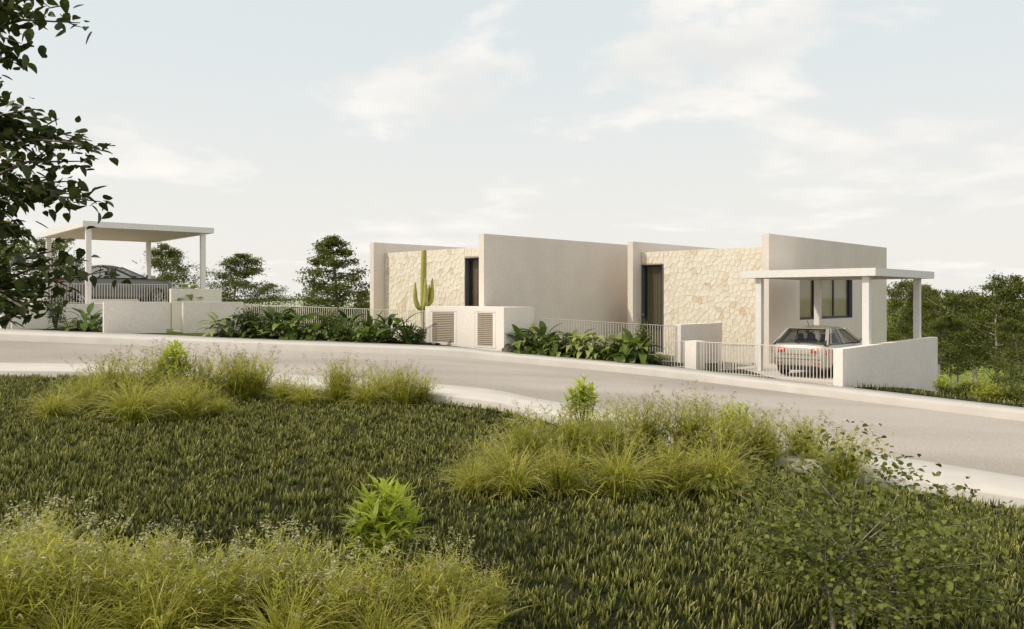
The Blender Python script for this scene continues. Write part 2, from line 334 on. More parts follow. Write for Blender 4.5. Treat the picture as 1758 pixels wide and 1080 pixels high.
ii = (np.arange(len(gy)-1)[:,None]*n + np.arange(n-1)[None,:]).ravel()
gm = npmesh('ground', np.stack([X.ravel(), Y.ravel(), Z], 1), np.stack([ii, ii+1, ii+n+1, ii+n], 1), M_ground, smooth=True)
tag(link('ground', gm), kind='structure')
def gz(x, y): return float(hgt(x, y)[0])
# far hill seen over the garden fence
mb = MB(); hx = np.linspace(-1, 1, 40)
V = []; Fq = []
for j, t in enumerate(np.linspace(0, 1, 12)):
    for i, q in enumerate(hx):
        V.append((-240+q*330, 760+t*260, -14 + 9.5*math.sin(math.pi*t)*(max(0,1-q*q))*(1+.12*math.sin(q*9)+.1*math.sin(q*23+t*5))))
for j in range(11):
    for i in range(39): Fq.append((j*40+i, j*40+i+1, (j+1)*40+i+1, (j+1)*40+i))
tag(link('hill', npmesh('hill', V, Fq, rough('hill_hazed_green', (.38,.40,.28), (.46,.47,.34), .02, 0), smooth=True)), kind='structure')  # green paled so that distance haze is painted into the hill's colour
# dark soil of the planting beds along the back of the far pavement
def bed(name, u0, u1, deep):
    xs = [un_kerb(u).x for u in np.linspace(u0, u1, 24)]
    rows = []
    for k in np.linspace(0, 1, 5):
        rows.append(np.array([(x + .25*k, yat(FB,x) + .004 + deep*k, max(float(hgt(x,yat(FB,x)+deep*k)[0]), zat(FB,x)-.06) + .03 + (.05 if 0<k<1 else 0)*random.random()) for x in xs]))
    ruled(name, rows, M_soil)
def un_kerb(u):
    r_ = (u-CX)/F; f_ = FB[:,0] - r_*FB[:,1]; i = int(np.argmax(f_ > 0)); t = -f_[i-1]/(f_[i]-f_[i-1]); p = FB[i-1]*(1-t)+FB[i]*t
    return Vector(p)
bed('planting_bed', 352, 735, 1.9); bed('planting_bed_right', 866, 1135, 1.3); bed('planting_bed_left', 60, 178, 1.6)

# ------------------------------------------------------------------ frames of reference
dR = Vector((1347,1390)).normalized(); dL = Vector((-1390,1347)).normalized()
RZ = -math.atan2(dR.x, dR.y)                                   # local x runs along -dL, local y along dR
W0 = un(1447, 663.5, -2.48)                                     # street end of the boundary wall beside the right carport
def wpt(t, s, z=0.0): return Vector((W0.x + dL.x*t + dR.x*s, W0.y + dL.y*t + dR.y*s, z))
def solve_s(t, u):                                              # distance along dR where column u is met, t away from W0's plane
    r_ = (u-CX)/F; a = W0.x+dL.x*t; b = W0.y+dL.y*t; return (r_*b-a)/(dR.x-r_*dR.y)
def along(P, d, u):
    r_ = (u-CX)/F; return (r_*P.y-P.x)/(d.x-r_*d.y)

def wall_cells(mb, x0, x1, z0, z1, y0, y1, holes, axis_='x'):
    """solid wall panel with rectangular holes; holes = (a0,a1,z0,z1) along the panel"""
    xs = sorted({x0, x1, *[h[0] for h in holes], *[h[1] for h in holes]}); zs = sorted({z0, z1, *[h[2] for h in holes], *[h[3] for h in holes]})
    xs = [x for x in xs if x0 <= x <= x1]; zs = [z for z in zs if z0 <= z <= z1]
    solid = lambda i, j: 0 <= i < len(xs)-1 and 0 <= j < len(zs)-1 and not any(h[0]-1e-6 <= xs[i] and xs[i+1] <= h[1]+1e-6 and h[2]-1e-6 <= zs[j] and zs[j+1] <= h[3]+1e-6 for h in holes)
    P = (lambda a, d, z: (a, d, z)) if axis_ == 'x' else (lambda a, d, z: (d, a, z))
    for i in range(len(xs)-1):
        for j in range(len(zs)-1):
            if not solid(i, j): continue
            a, b, c, d = xs[i], xs[i+1], zs[j], zs[j+1]
            mb.add([P(a,y0,c),P(b,y0,c),P(b,y0,d),P(a,y0,d)], [(0,1,2,3)]); mb.add([P(a,y1,c),P(b,y1,c),P(b,y1,d),P(a,y1,d)], [(3,2,1,0)])
            if not solid(i-1,j): mb.add([P(a,y0,c),P(a,y1,c),P(a,y1,d),P(a,y0,d)], [(3,2,1,0)])
            if not solid(i+1,j): mb.add([P(b,y0,c),P(b,y1,c),P(b,y1,d),P(b,y0,d)], [(0,1,2,3)])
            if not solid(i,j-1): mb.add([P(a,y0,c),P(b,y0,c),P(b,y1,c),P(a,y1,c)], [(3,2,1,0)])
            if not solid(i,j+1): mb.add([P(a,y0,d),P(b,y0,d),P(b,y1,d),P(a,y1,d)], [(0,1,2,3)])
    return mb
def clip(poly, p, q):      # keep the side of points nearer to p than q
    m = ((p[0]+q[0])/2, (p[1]+q[1])/2); nx, ny = q[0]-p[0], q[1]-p[1]; o = []
    for i in range(len(poly)):
        a, b = poly[i], poly[(i+1) % len(poly)]; da = (a[0]-m[0])*nx+(a[1]-m[1])*ny; db = (b[0]-m[0])*nx+(b[1]-m[1])*ny
        if da <= 0: o.append(a)
        if da*db < 0: t = da/(da-db); o.append((a[0]+(b[0]-a[0])*t, a[1]+(b[1]-a[1])*t))
    return o
def stones(parent, x0, x1, z0, z1, y, size):
    nx, nz = max(1, round((x1-x0)/size)), max(1, round((z1-z0)/size)); S = []
    for i in range(nx):
        for j in range(nz):
            S.append((x0+(i+.5+(.25 if j%2 else -.25)+random.uniform(-.42,.42))*(x1-x0)/nx, z0+(j+.5+random.uniform(-.42,.42))*(z1-z0)/nz))
    S = [(min(max(a,x0+.04),x1-.04), min(max(b,z0+.04),z1-.04)) for a, b in S]
    S.sort(key=lambda q: -q[1]); low = MB(); cnt_ = len(parent.children)
    for p in S:
        poly = [(x0,z0),(x1,z0),(x1,z1),(x0,z1)]
        for q in sorted(S, key=lambda q: (q[0]-p[0])**2+(q[1]-p[1])**2)[1:26]:
            if q != p: poly = clip(poly, p, q)
            if len(poly) < 3: break
        if len(poly) < 3: continue
        cx = sum(a for a,b in poly)/len(poly); cz = sum(b for a,b in poly)/len(poly)
        rad = max(.03, sum(math.hypot(a-cx,b-cz) for a,b in poly)/len(poly)); k0 = max(.4, 1-.006/rad); k1 = max(.3, 1-.012/rad)
        dpt = random.uniform(.009,.018); n = len(poly); vs = []
        for k, yy in ((k0, 0), (k0, -dpt*.6), (k1, -dpt)):
            vs += [((a-cx)*k, yy + (random.uniform(-.005,.005) if yy else 0), (b-cz)*k) for a, b in poly]
        fs = [(r*n+i, r*n+(i+1)%n, (r+1)*n+(i+1)%n, (r+1)*n+i) for r in (0,1) for i in range(n)] + [tuple(range(2*n, 3*n))]
        if cnt_ < 297: o = MB().add(vs, fs).build('stone', M_stone, parent); o.location = (cx, y, cz); cnt_ += 1
        else: low.add([(a+cx, b+y, c+cz) for a, b, c in vs], fs)
    if low.v: tag(low.build('stonework', M_stone, parent), kind='stuff')

# ------------------------------------------------------------------ houses
T_D = 5.0
def house(corner, ztop, width, zf, mirror, label, length=12.0):
    rel = corner; h = thing('house', label, 'house', (rel.x, rel.y, zf), RZ, 'pair of terraced houses')
    H = ztop - zf; th = .27; rec = .56; sz = H - .44
    side_holes = []
    if mirror: side_holes = [(SW[0], SW[1], SWZ[0]-zf, SWZ[1]-zf), (SW[2], SW[3], SWZ[0]-zf, SWZ[1]-zf)]
    MBr = wall_cells(MB(), 0, length, -.6, H, -th, 0, side_holes, 'y'); MBr.build('party_wall', M_st, h)
    MB().box(-width-th, -width, 0, length, -.6, H).build('party_wall', M_st, h)
    MB().box(-width+.003, -th-.003, rec+.42, length-.01, H-.72, H-.52).build('roof', M_roof, h)
    MB().box(-width+.003, -th-.003, length-.25, length-.02, -.6, H-.73).build('rear_wall', M_st, h)
    MB().box(-width+.003, -th-.003, rec+.41, length-.26, -.12, -.02).build('floor_slab', M_roof, h)
    top = OPZ[mirror] - zf
    if mirror: op = (-width+.02, -width+1.12, 0.02, top)
    else: op = (-th-1.42, -th-.02, 0.02, top)
    fc = wall_cells(MB(), -width+.004, -th-.004, -.6, sz, rec+.05, rec+.40, [op]).build('stone_facade', M_mort, h)
    size = .235
    if mirror:
        stones(fc, -width+.01, op[1]+.01, top+.03, sz, rec+.05, size); stones(fc, op[1]+.02, -th-.01, -.2, sz, rec+.05, size)
    else:
        stones(fc, op[0]-.01, -th-.01, top+.03, sz, rec+.05, size); stones(fc, -width+.01, op[0]-.02, -.2, sz, rec+.05, size)
    win = MB().box(op[0]+.003, op[0]+.03, rec+.03, rec+.30, .03, top-.003).box(op[1]-.03, op[1]-.003, rec+.0, rec+.30, .03, top-.003).box(op[0]+.031, op[1]-.031, rec+.0, rec+.30, top-.035, top-.003).build('tall_window', M_rev, h)
    y = rec+.25
    fr = MB()
    for a, b, c, d in ((op[0]+.031, op[0]+.09, .03, top-.04), (op[1]-.09, op[1]-.031, .03, top-.04), (op[0]+.091, op[1]-.091, top-.10, top-.04), (op[0]+.091, op[1]-.091, .03, .1), (op[0]+.091, op[1]-.091, 1.08, 1.13)):
        fr.box(a, b, y-.03, y+.03, c, d)
    fr.build('frame', M_dark, win)
    MB().box(op[0]+.091, op[1]-.091, y-.006, y+.006, 1.131, top-.101).build('pane', M_glass, win)
    MB().box(op[0]+.091, op[1]-.091, y-.006, y+.006, .101, 1.079).build('pane', M_glass, win)
    cu = MB(); k = 26
    for i in range(k):
        a = op[0] + (op[1]-op[0])*i/k; b = op[0] + (op[1]-op[0])*(i+1)/k
        ya = y+.10+.03*math.sin(i*1.7); yb = y+.10+.03*math.sin((i+1)*1.7)
        cu.add([(a,ya,.05),(b,yb,.05),(b,yb,top),(a,ya,top)], [(0,1,2,3)])
    cu.build('curtain', M_cur, win, True)
    if mirror:
        for i, (a, b, c, d) in enumerate(side_holes):
            wd = MB().box(-.14, -.002, b-.03, b-.003, c+.003, d-.003).box(-.14, -.002, a+.003, b-.031, c+.003, c+.02).build('side_window', M_rev, h)
            f2 = MB(); x0, x1 = -.17, -.11
            f2.box(x0,x1,a+.004,a+.07,c+.021,d-.004).box(x0,x1,b-.10,b-.031,c+.021,d-.004).box(x0,x1,a+.071,b-.101,c+.021,c+.10).box(x0,x1,a+.071,b-.101,d-.07,d-.004)
            if i: f2.box(x0,x1,(a+b)/2-.06,(a+b)/2+.02,c+.101,d-.071)
            f2.build('frame', M_dark, wd); MB().box(-.146,-.136,a+.071,b-.101,c+.101,d-.071).build('pane', M_glass, wd)
            cu = MB()
            for q in range(22):
                ya, yb = a+(b-a)*q/22, a+(b-a)*(q+1)/22; xa, xb = -.24+.03*math.sin(q*2.1), -.24+.03*math.sin((q+1)*2.1)
                cu.add([(xa,ya,c),(xb,yb,c),(xb,yb,d),(xa,ya,d)], [(0,1,2,3)])
            cu.build('curtain', rough('net_curtain_%d'%i, (.66,.60,.50), (.75,.69,.58), 10, 0), wd, True)
    return h
sD = solve_s(T_D, 1320); Dc = wpt(T_D, sD); zD = (HZ-401)*Dc.y/F
YB = zD*F/(HZ-401.2); Bc = ray(830.7, YB)
wD = along(Dc.to_2d().to_3d(), dL.to_3d(), 1086.5); wB = along(Bc, dL.to_3d(), 641.5)
pD = Dc + dR.to_3d()*.56; 
tS = along(pD, dL.to_3d(), 1125); yS = pD.y + dL.y*tS
OPZ = {True: (HZ-453.5)*yS/F, False: 0}
pB = Bc + dR.to_3d()*.56; tS = along(pB, dL.to_3d(), 815); OPZ[False] = (HZ-441.5)*(pB.y+dL.y*tS)/F
SW = [along(Dc, dR.to_3d(), u) for u in (1373, 1403.5, 1407, 1463.5)]
ySW = Dc.y + dR.y*SW[0]; ySW2 = Dc.y+dR.y*SW[3]
SWZ = (-(549.5-HZ)*ySW/F, (HZ-470)*ySW/F)
house(Bc, zD, wB, -2.0, False, 'left of two flat-roofed houses, cactus before its cream stone front')
house(Dc, zD, wD, -2.35, True, 'right of two flat-roofed houses, with side windows behind the carport')
print('house', Dc, zD, wD, wB, SW, sD)

# ------------------------------------------------------------------ carports
def carport(P, rz, a, b, ztop, zf, th, posts, label, planks=6, pw=.2):
    """P near corner; runs a along local -x and b along local y"""
    c = thing('carport', label, 'carport', (P.x, P.y, zf), rz, 'white flat-roofed carports')
    zt = ztop - zf; zb = zt - th
    r = MB().box(-a, 0, 0, .12, zb, zt).box(-a, 0, b-.12, b, zb, zt).box(-a, -a+.12, .121, b-.121, zb, zt).box(-.12, 0, .121, b-.121, zb, zt).box(-a+.121, -.121, .121, b-.121, zb+.09, zt-.02)
    ro = r.build('roof', M_wp, c)
    for i in range(planks):
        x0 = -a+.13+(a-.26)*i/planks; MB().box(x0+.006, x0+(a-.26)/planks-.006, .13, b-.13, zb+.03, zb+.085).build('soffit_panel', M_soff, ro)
    for x, y in posts: MB().box(x-pw/2, x+pw/2, y-pw/2, y+pw/2, -.5, zb+.028).build('post', M_wp, c)
    return c
s0 = solve_s(0, 1503); P = wpt(0, s0)
ztR = (HZ-459.6)*P.y/F; thR = 13.7*P.y/F
aR = along(P, dL.to_3d(), 1273); bR = along(P, dR.to_3d(), 1604)
CPR = carport(P, RZ, aR, bR, ztR, -2.5, thR, [(-.36,.28),(-3.86,.28),(-.36,4.85),(-3.86,4.85)], 'white carport with four square posts over the silver hatchback')
dR2 = Vector((.757,.653)).normalized(); dL2 = Vector((-dR2.y, dR2.x)); RZ2 = -math.atan2(dR2.x, dR2.y)
P2 = ray(142.2, 34.5); ztL = (HZ-378.8)*34.5/F
bL = along(P2, dR2.to_3d(), 367.5)
ZT = -.30
carport(P2, RZ2, 8.6, bL, ztL, ZT, .25, [(-.30,.28),(-.30,bL-.42),(-8.2,bL-.5),(-8.2,.3)], 'white carport on the raised terrace over the dark grey car', 8, .21)

# ------------------------------------------------------------------ walls, terrace
def wall(name, A, B, th, z0a, z0b, z1a, z1b, label, side=1, mat=None, cat='wall'):
    """upright wall from A to B, thickness to the left (side=1) of A->B"""
    A = Vector((A[0],A[1],0)); B = Vector((B[0],B[1],0)); d = (B-A); L = d.length; d.normalize(); nrm = Vector((-d.y, d.x, 0))*side*th
    o = thing(name, label, cat, (A.x, A.y, z0a)); 
    vs = []
    for q in (Vector((0,0,0)), nrm):
        vs += [q + Vector((0,0,-.4)), d*L+q+Vector((0,0,z0b-z0a-.4)), d*L+q+Vector((0,0,z1b-z0a)), q+Vector((0,0,z1a-z0a))]
    bm_ = MB().add(vs, [(0,1,2,3),(7,6,5,4),(0,4,5,1),(1,5,6,2),(2,6,7,3),(3,7,4,0)])
    bpy.data.objects.remove(o); o = bm_.build(name, mat or M_lw); o.location = (A.x, A.y, z0a)
    m = o.modifiers.new('bevel', 'BEVEL'); m.width = .008; m.segments = 2
    return tag(o, label, cat)
sE = solve_s(0, 1609.9); We = wpt(0, sE)
wall('boundary_wall', W0, We, .27, -2.48, -3.35, -1.444, -1.40, 'long rendered boundary wall beside the right carport, by the pavement')
# carport floor
fl = MB().box(-T_D+.02, -.28, -.1, 9.5, -.6, 0).build('driveway', M_con); fl.location = (W0.x, W0.y, -2.46); fl.rotation_euler = (0,0,RZ); tag(fl, kind='structure')
# pillar in the front fence and the low wall by the stone front
tp = along(W0, dL.to_3d(), 1195); Pp = wpt(tp, 0)
pl = MB().box(-.42, 0, 0, .55, -.5, 0.86).build('gate_pillar', M_lw); pl.location = (Pp.x, Pp.y, -2.27); pl.rotation_euler = (0,0,RZ); tag(pl, 'squat rendered pillar between the two runs of front railing', 'pillar')
sl_ = ray(1169, 28.4); e_ = sl_ + dR.to_3d()*along(sl_, dR.to_3d(), 1240)
wall('garden_wall', sl_, e_, .24, -2.3, -2.3, -(557.3-HZ)*sl_.y/F, -(557.3-HZ)*sl_.y/F, 'low rendered garden wall before the right stone front')
# left terrace: retaining walls, its floor
R0 = ray(20, 31.5); rr = lambda t, s: R0 + dL2.to_3d()*t + dR2.to_3d()*s
tr = MB().box(-14, -.3, .3, 9.6, -1.6, 0).build('terrace', M_con); tr.location = (R0.x, R0.y, ZT-.02); tr.rotation_euler = (0,0,RZ2); tag(tr, kind='structure')
wall('retaining_wall', rr(0,0), rr(0,6.0), .28, -1.3, -1.5, ZT, ZT+.06, 'tan rendered retaining wall under the left carport railing')
wall('retaining_wall', rr(6,.0), rr(.285,0), .29, -1.2, -1.3, ZT-.05, ZT-.05, 'pale end of the terrace retaining wall at the left picture edge', -1)
wall('parapet_wall', rr(0,6.03), rr(0,8.25), .3, -1.6, -1.7, .37, .37, 'higher block of rendered wall right of the grey car')
wall('screen_wall', rr(4.2,1.9), rr(4.2,3.4), .25, ZT, ZT, .92, .92, 'tan wall stub behind the leaves at the far left')
wall('parapet_wall', rr(13.6,.4), rr(13.6,9.5), .25, ZT, ZT, .02, .02, 'low rendered wall at the back of the terrace, beyond the grey car')
A1 = un(178, 573.3, -1.37); s1 = along(A1, dR2.to_3d(), 286); B1 = A1 + dR2.to_3d()*s1
wall('entrance_wall', A1, B1, .14, A1.z, A1.z-.05, -(518-HZ)*A1.y/F, -.19, 'rendered wall left of the narrow pedestrian gate')
A2 = un(315, 572.8, -1.43); s2 = along(A2, dR2.to_3d(), 418); B2 = A2 + dR2.to_3d()*s2
wall('entrance_wall', A2, B2, .20, A2.z, A2.z-.05, -.18, -.20, 'rendered wall right of the narrow pedestrian gate')

# ------------------------------------------------------------------ fences
def fence(A, B, za, zb, h, label, step=.115, name='railing', low=.05, cat='fence', r=.0095):
    A = Vector((A[0],A[1],za)); B = Vector((B[0],B[1],zb)); d = B-A; L = d.to_2d().length
    f = thing(name, label, cat, (A.x, A.y, za-h)); o = Vector((0,0,h))
    MB().bar(o, d+o, .035, .022).build('top_rail', M_rail, f)
    q = Vector((0,0,low)); MB().bar(q, d+q, .03, .02).build('bottom_rail', M_rail, f)
    n = max(2, int(L/step)); bm_ = MB().box(-r,r,-r*.8,r*.8,low+.011-.06*(low>.04), h-.012).mesh('bar', M_rail)
    ang = math.atan2(d.y, d.x)
    for i in range(n+1):
        b = link('bar', bm_, f); t = i/n; b.location = (d.x*t, d.y*t, d.z*t); b.rotation_euler = (0,0,ang)
    return f
fence(rr(-.10+.24,.1), rr(.14,5.9), (HZ-486.4)*31.6/F, (HZ-488)*35.2/F, .82, 'railing on the retaining wall before the grey car', .105)
fence(rr(.14,6.1), rr(.14,7.2), .60, .58, .22, 'short low railing on top of the block right of the grey car', .13)
fence(A2 + dL2.to_3d()*.02, A2 + dL2.to_3d()*1.12, -.2, -.2, 1.2, 'narrow barred pedestrian gate between two rendered walls', .12, 'pedestrian_gate', cat='gate')
XL = ray(729, 29.6)
fence(B2 + Vector((.05,.1,0)), XL, -(523-HZ)*B2.y/F, -(534-HZ)*29.6/F, 1.25, 'long railing behind the left planting bed', .098)
BX = un(865, 602.6, -1.82); bk = BX + dR.to_3d()*1.5
fence(bk + Vector((.02,.0,0)), ray(1161, 28.5), -(545.5-HZ)*bk.y/F, -(560-HZ)*28.5/F, 1.3, 'railing behind the planting bed right of the utility box', .092)
pa = wpt(along(W0, dL.to_3d(), 1135), .12); pb = wpt(tp+.43, .12); pc = wpt(tp-.01, .12); pe = wpt(.28, .12)
fence(pa, pb, -1.444, -1.42, .88, 'short front railing left of the squat pillar', .098)
fence(pc, pe, -1.42, -1.444, .98, 'front railing and gate before the silver hatchback', .10)
fence(ray(1236,25.9), ray(1298,27.9), -(592-HZ)*25.9/F, -(593-HZ)*27.9/F, .85, 'inner railing behind the front fence, left of the carport post', .12)
fence(ray(1622,28.0), ray(1800,25.5), -(661.5-HZ)*28/F, -(672-HZ)*25.5/F, .95, 'pale railing among the bushes at the right edge', .14)

# ------------------------------------------------------------------ utility box
ub = thing('utility_cabinet', 'rendered utility cabinet with two louvred doors by the kerb', 'cabinet', BX, RZ)
wu = along(BX, dL.to_3d(), 730); hu = -(527.5-HZ)*BX.y/F - BX.z
k_ = lambda u: -along(BX, dL.to_3d(), u)
d1 = (k_(738), k_(784)); d2 = (k_(815), k_(851)); 
body = MB(); wall_cells(body, -wu, 0, -.4, hu, 0, .12, [(d1[0],d1[1],.10,hu-.17),(d2[0],d2[1],.06,hu-.17)]); body.box(-wu, 0, .121, 1.5, -.4, hu-.001); body.build('body', M_lw, ub)
for (a, b), z0 in ((d1,.10),(d2,.06)):
    dr = MB(); z1 = hu-.17; g = .012
    a += g; b -= g; z0 += g; z1 -= g; fw = .13
    dr.box(a, a+fw, .0, .05, z0, z1).box(b-fw, b, 0, .05, z0, z1).box(a+fw+.001, b-fw-.001, 0, .05, z1-.03, z1).box(a+fw+.001, b-fw-.001, 0, .05, z0, z0+.06)
    do = dr.build('louvre_door', M_lw, ub); nS = 17
    sm = MB(); hh = (z1-z0-.09)/nS
    sm.add([(a+fw+.002,-.002,0),(b-fw-.002,-.002,0),(b-fw-.002,.052,hh*.95),(a+fw+.002,.052,hh*.95),(a+fw+.002,-.002,.016),(b-fw-.002,-.002,.016),(b-fw-.002,.052,hh*.95+.016),(a+fw+.002,.052,hh*.95+.016)],
           [(0,3,2,1),(4,5,6,7),(0,1,5,4),(1,2,6,5),(2,3,7,6),(3,0,4,7)])
    sm = sm.mesh('slat', M_lou)
    for i in range(nS): q = link('slat', sm, do); q.location = (0,0,z0+.06+i*hh)

# ------------------------------------------------------------------ cars
def car(label, loc, rz, L, W, H, paint, hatch):
    c = thing('parked_car', label, 'car', loc, rz); hw = W/2
    if hatch: st = [(-.5,.80,.46,.74),(-.492,.88,.34,.88),(-.47,.94,.27,.97),(-.40,.985,.22,1.0),(-.25,1,.19,.99),(0,1,.18,.97),(.15,1,.18,.96),(.25,.995,.18,.95),(.38,.97,.19,.87),(.46,.91,.22,.76),(.49,.83,.28,.66),(.5,.72,.36,.56)]
    else: st = [(-.5,.80,.46,.84),(-.49,.88,.34,.98),(-.46,.94,.27,1.07),(-.40,.985,.24,1.09),(-.25,1,.21,1.08),(0,1,.20,1.07),(.15,1,.20,1.06),(.25,.995,.20,1.05),(.38,.97,.21,.99),(.46,.91,.24,.88),(.49,.83,.30,.76),(.5,.72,.38,.64)]
    S = crom([np.array(q) for q in st], 4); b = MB(); ring = None; nr = 0; vs = []
    for f_, wf, zb, zt in S:
        w_ = hw*wf; h_ = zt-zb
        half = [(0,zb),(.80*w_,zb),(.95*w_,zb+.12*h_),(.995*w_,zb+.34*h_),(w_,zb+.58*h_),(.985*w_,zb+.80*h_),(.945*w_,zb+.93*h_),(.87*w_,zt),(.45*w_,zt+.012),(0,zt+.018)]
        full = half + [(-x,z) for x,z in half[-2:0:-1]]; nr = len(full); vs += [(x, f_*L, z) for x, z in full]
    n = len(S); fs = [(i*nr+k, i*nr+(k+1)%nr, (i+1)*nr+(k+1)%nr, (i+1)*nr+k) for i in range(n-1) for k in range(nr)] + [tuple(range(nr-1,-1,-1)), tuple(range((n-1)*nr, n*nr))]
    bo = b.add(vs, fs).build('body', paint, c, True)
    wr = .325 if hatch else .355; wy = (-.30*L, .305*L); cut = MB()
    for y in wy:
        for s in (-1,1):
            p = [(s*(hw-.26), wr+.05), (s*(hw+.1), wr+.05)]; q = MB().lathe([(p[0][0],.001),(p[0][0],wr+.05),(p[1][0],wr+.05),(p[1][0],.001)], 28)
            cut.add([(v[0], v[1]+y, v[2]+wr) for v in q.v], q.f)
    co = cut.build('cutter', None); bmx = bmesh.new(); bmx.from_mesh(co.data); bmesh.ops.remove_doubles(bmx, verts=bmx.verts, dist=.002); bmesh.ops.recalc_face_normals(bmx, faces=bmx.faces); bmx.to_mesh(co.data); bmx.free()
    bmx = bmesh.new(); bmx.from_mesh(bo.data); bmesh.ops.recalc_face_normals(bmx, faces=bmx.faces); bmx.to_mesh(bo.data); bmx.free()
    md = bo.modifiers.new('b', 'BOOLEAN'); md.object = co; md.operation = 'DIFFERENCE'; md.solver = 'EXACT'
    bpy.context.view_layer.update(); dg = bpy.context.evaluated_depsgraph_get(); nm = bpy.data.meshes.new_from_object(bo.evaluated_get(dg))
    bo.modifiers.clear(); bo.data = nm; bpy.data.objects.remove(co)
    nm.polygons.foreach_set('use_smooth', [True]*len(nm.polygons))
    try: nm.set_sharp_from_angle(angle=R(35))
    except Exception: pass
    # cabin: roof on pillars, panes between them, seats inside
    if hatch: yb, yr, yf, yw = -.47*L, -.315*L, .02*L, .235*L
    else: yb, yr, yf, yw = -.40*L, -.20*L, .02*L, .235*L
    zb_ = .965 if hatch else 1.07; bw = hw*.90; tw = hw*.70
    rows_ = []
    for t in np.linspace(0,1,9):
        y = yr-.03+(yf-yr+.06)*t; dz = -.085*(abs(2*t-1))**2.4
        rows_.append([(x*tw, y, H+dz-.055*abs(x)**2.4) for x in np.linspace(-1,1,9)])
    vs = [p for r_ in rows_ for p in r_] + [(p[0]*.98,p[1],p[2]-.045) for r_ in rows_ for p in r_]; fs = []
    for i in range(8):
        for k in range(8): a = i*9+k; fs += [(a,a+1,a+10,a+9), (a+81,a+90,a+91,a+82)]
    for i in range(8): fs += [(i*9+9,i*9,i*9+81,i*9+90),(i*9+8,i*9+17,i*9+98,i*9+89),(i,i+1,i+82,i+81),(72+i+1,72+i,153+i,154+i)]
    ro = MB().add(vs, fs).build('roof', paint, c, True)
    zr = H-.115; yB = (yb+yw)*.5+.0*L
    bot = lambda s, y: Vector((s*bw, y, zb_-.02)); topp = lambda s, y: Vector((s*tw*.985, y, zr))
    for s in (-1,1):
        MB().bar(bot(s,yw), topp(s,yf), .06, .07).build('pillar', paint, c); MB().bar(bot(s,yb+.06), topp(s,yr), .10 if hatch else .07, .10).build('pillar', paint, c)
        MB().bar(bot(s,yB), topp(s,(yr+yf)*.5+.02), .05, .09).build('pillar', paint, c)
        if hatch: MB().bar(bot(s,yb+.40), topp(s,yr+.24), .04, .10).build('pillar', paint, c)
    def pane(q, nme='window'):
        q = [Vector(p) for p in q]; nn = (q[1]-q[0]).cross(q[3]-q[0]).normalized()*.006
        MB().add([p+nn for p in q]+[p-nn for p in q], [(0,1,2,3),(7,6,5,4),(0,4,5,1),(1,5,6,2),(2,6,7,3),(3,7,4,0)]).build(nme, M_cglass, c)
    e = .985
    pane([(-bw*e,yb+.03,zb_),(bw*e,yb+.03,zb_),(tw*e,yr-.01,zr),(-tw*e,yr-.01,zr)], 'rear_window')
    pane([(bw*e,yw,zb_),(-bw*e,yw,zb_),(-tw*e,yf+.02,zr),(tw*e,yf+.02,zr)], 'windscreen')
    for s in (-1,1): pane([(s*bw,yb+.1,zb_),(s*bw,yB-.05,zb_),(s*tw*.99,(yr+yf)*.5-.03,zr),(s*tw*.99,yr+.04,zr)], 'side_window'); pane([(s*bw,yB+.05,zb_),(s*bw,yw-.04,zb_),(s*tw*.99,yf,zr),(s*tw*.99,(yr+yf)*.5+.07,zr)], 'side_window')
    # dark window surround at the back and along the sides
    g = type('G', (), {'bar': staticmethod(lambda *q: MB().bar(*q).build('window_seal', M_blk, c))})
    g.bar((-bw*.99,yb+.02,zb_+.005),(bw*.99,yb+.02,zb_+.005),.03,.03); g.bar((-tw,yr-.03,zr+.012),(tw,yr-.03,zr+.012),.03,.03)
    for s in (-1,1):
        g.bar((s*bw*.985,yb+.01,zb_),(s*tw*.985,yr-.035,zr),.045,.03); g.bar((s*(bw+.008),yb+.1,zb_-.005),(s*(bw+.008),yw,zb_-.005),.02,.025)
    for y in (-.02*L, -.20*L):
        for s in ((-.4,.4) if y > -.1*L else (-.42,0,.42)):
            q = MB().tube([(s*hw,y,.55),(s*hw,y-.08,.9),(s*hw,y-.12,zb_+.10)],[.2,.21,.16],8).tube([(s*hw,y-.12,zb_+.12),(s*hw,y-.13,zb_+.28)],[.11,.09],8).build('seat', M_seat, c, True)
    # wheels
    for y in wy:
        for s in (-1,1):
            wv = MB().lathe([(-.10,wr*.66),(-.105,wr*.72),(-.10,wr*.95),(-.07,wr),(.07,wr),(.10,wr*.95),(.105,wr*.72),(.10,wr*.66)], 30).build('wheel', M_tyre, c, True); wv.location = (s*(hw-.115), y, wr)
            rm = MB().lathe([(s*.02,.0),(s*.06,.06),(s*.02,.075)],14).lathe([(s*.10,wr*.67),(s*.085,wr*.62),(-s*.08,wr*.60),(-s*.08,0)],30)
            for k in range(5):
                t = 2*math.pi*k/5+.3; rm.bar((s*.06,.03*math.cos(t),.03*math.sin(t)),(s*.075,wr*.64*math.cos(t),wr*.64*math.sin(t)),.05,.025,Vector((1,0,0)))
            rm.build('rim', M_rim, wv)
    y0 = -.5*L
    for s in (-1,1):
        tl = MB(); xs = np.linspace(.46,.965,6); vs = []; zc = .80 if hatch else .86
        for x in xs:
            yy = y0*(.985 - .06*max(0,(x-.5)/.475)**2.2)-.045; hh = .06+.045*(x-.5)/.475
            vs += [(s*x*hw*.985, yy-.01, zc-hh),(s*x*hw*.985, yy+.02, zc+hh),(s*x*hw*.96, yy+.12, zc+hh),(s*x*hw*.96, yy+.12, zc-hh)]
        fs = [(i*4+k,i*4+(k+1)%4,(i+1)*4+(k+1)%4,(i+1)*4+k) for i in range(5) for k in range(4)] + [(0,1,2,3),(23,22,21,20)]
        tl.add(vs, fs).build('tail_light', M_red, c, True)
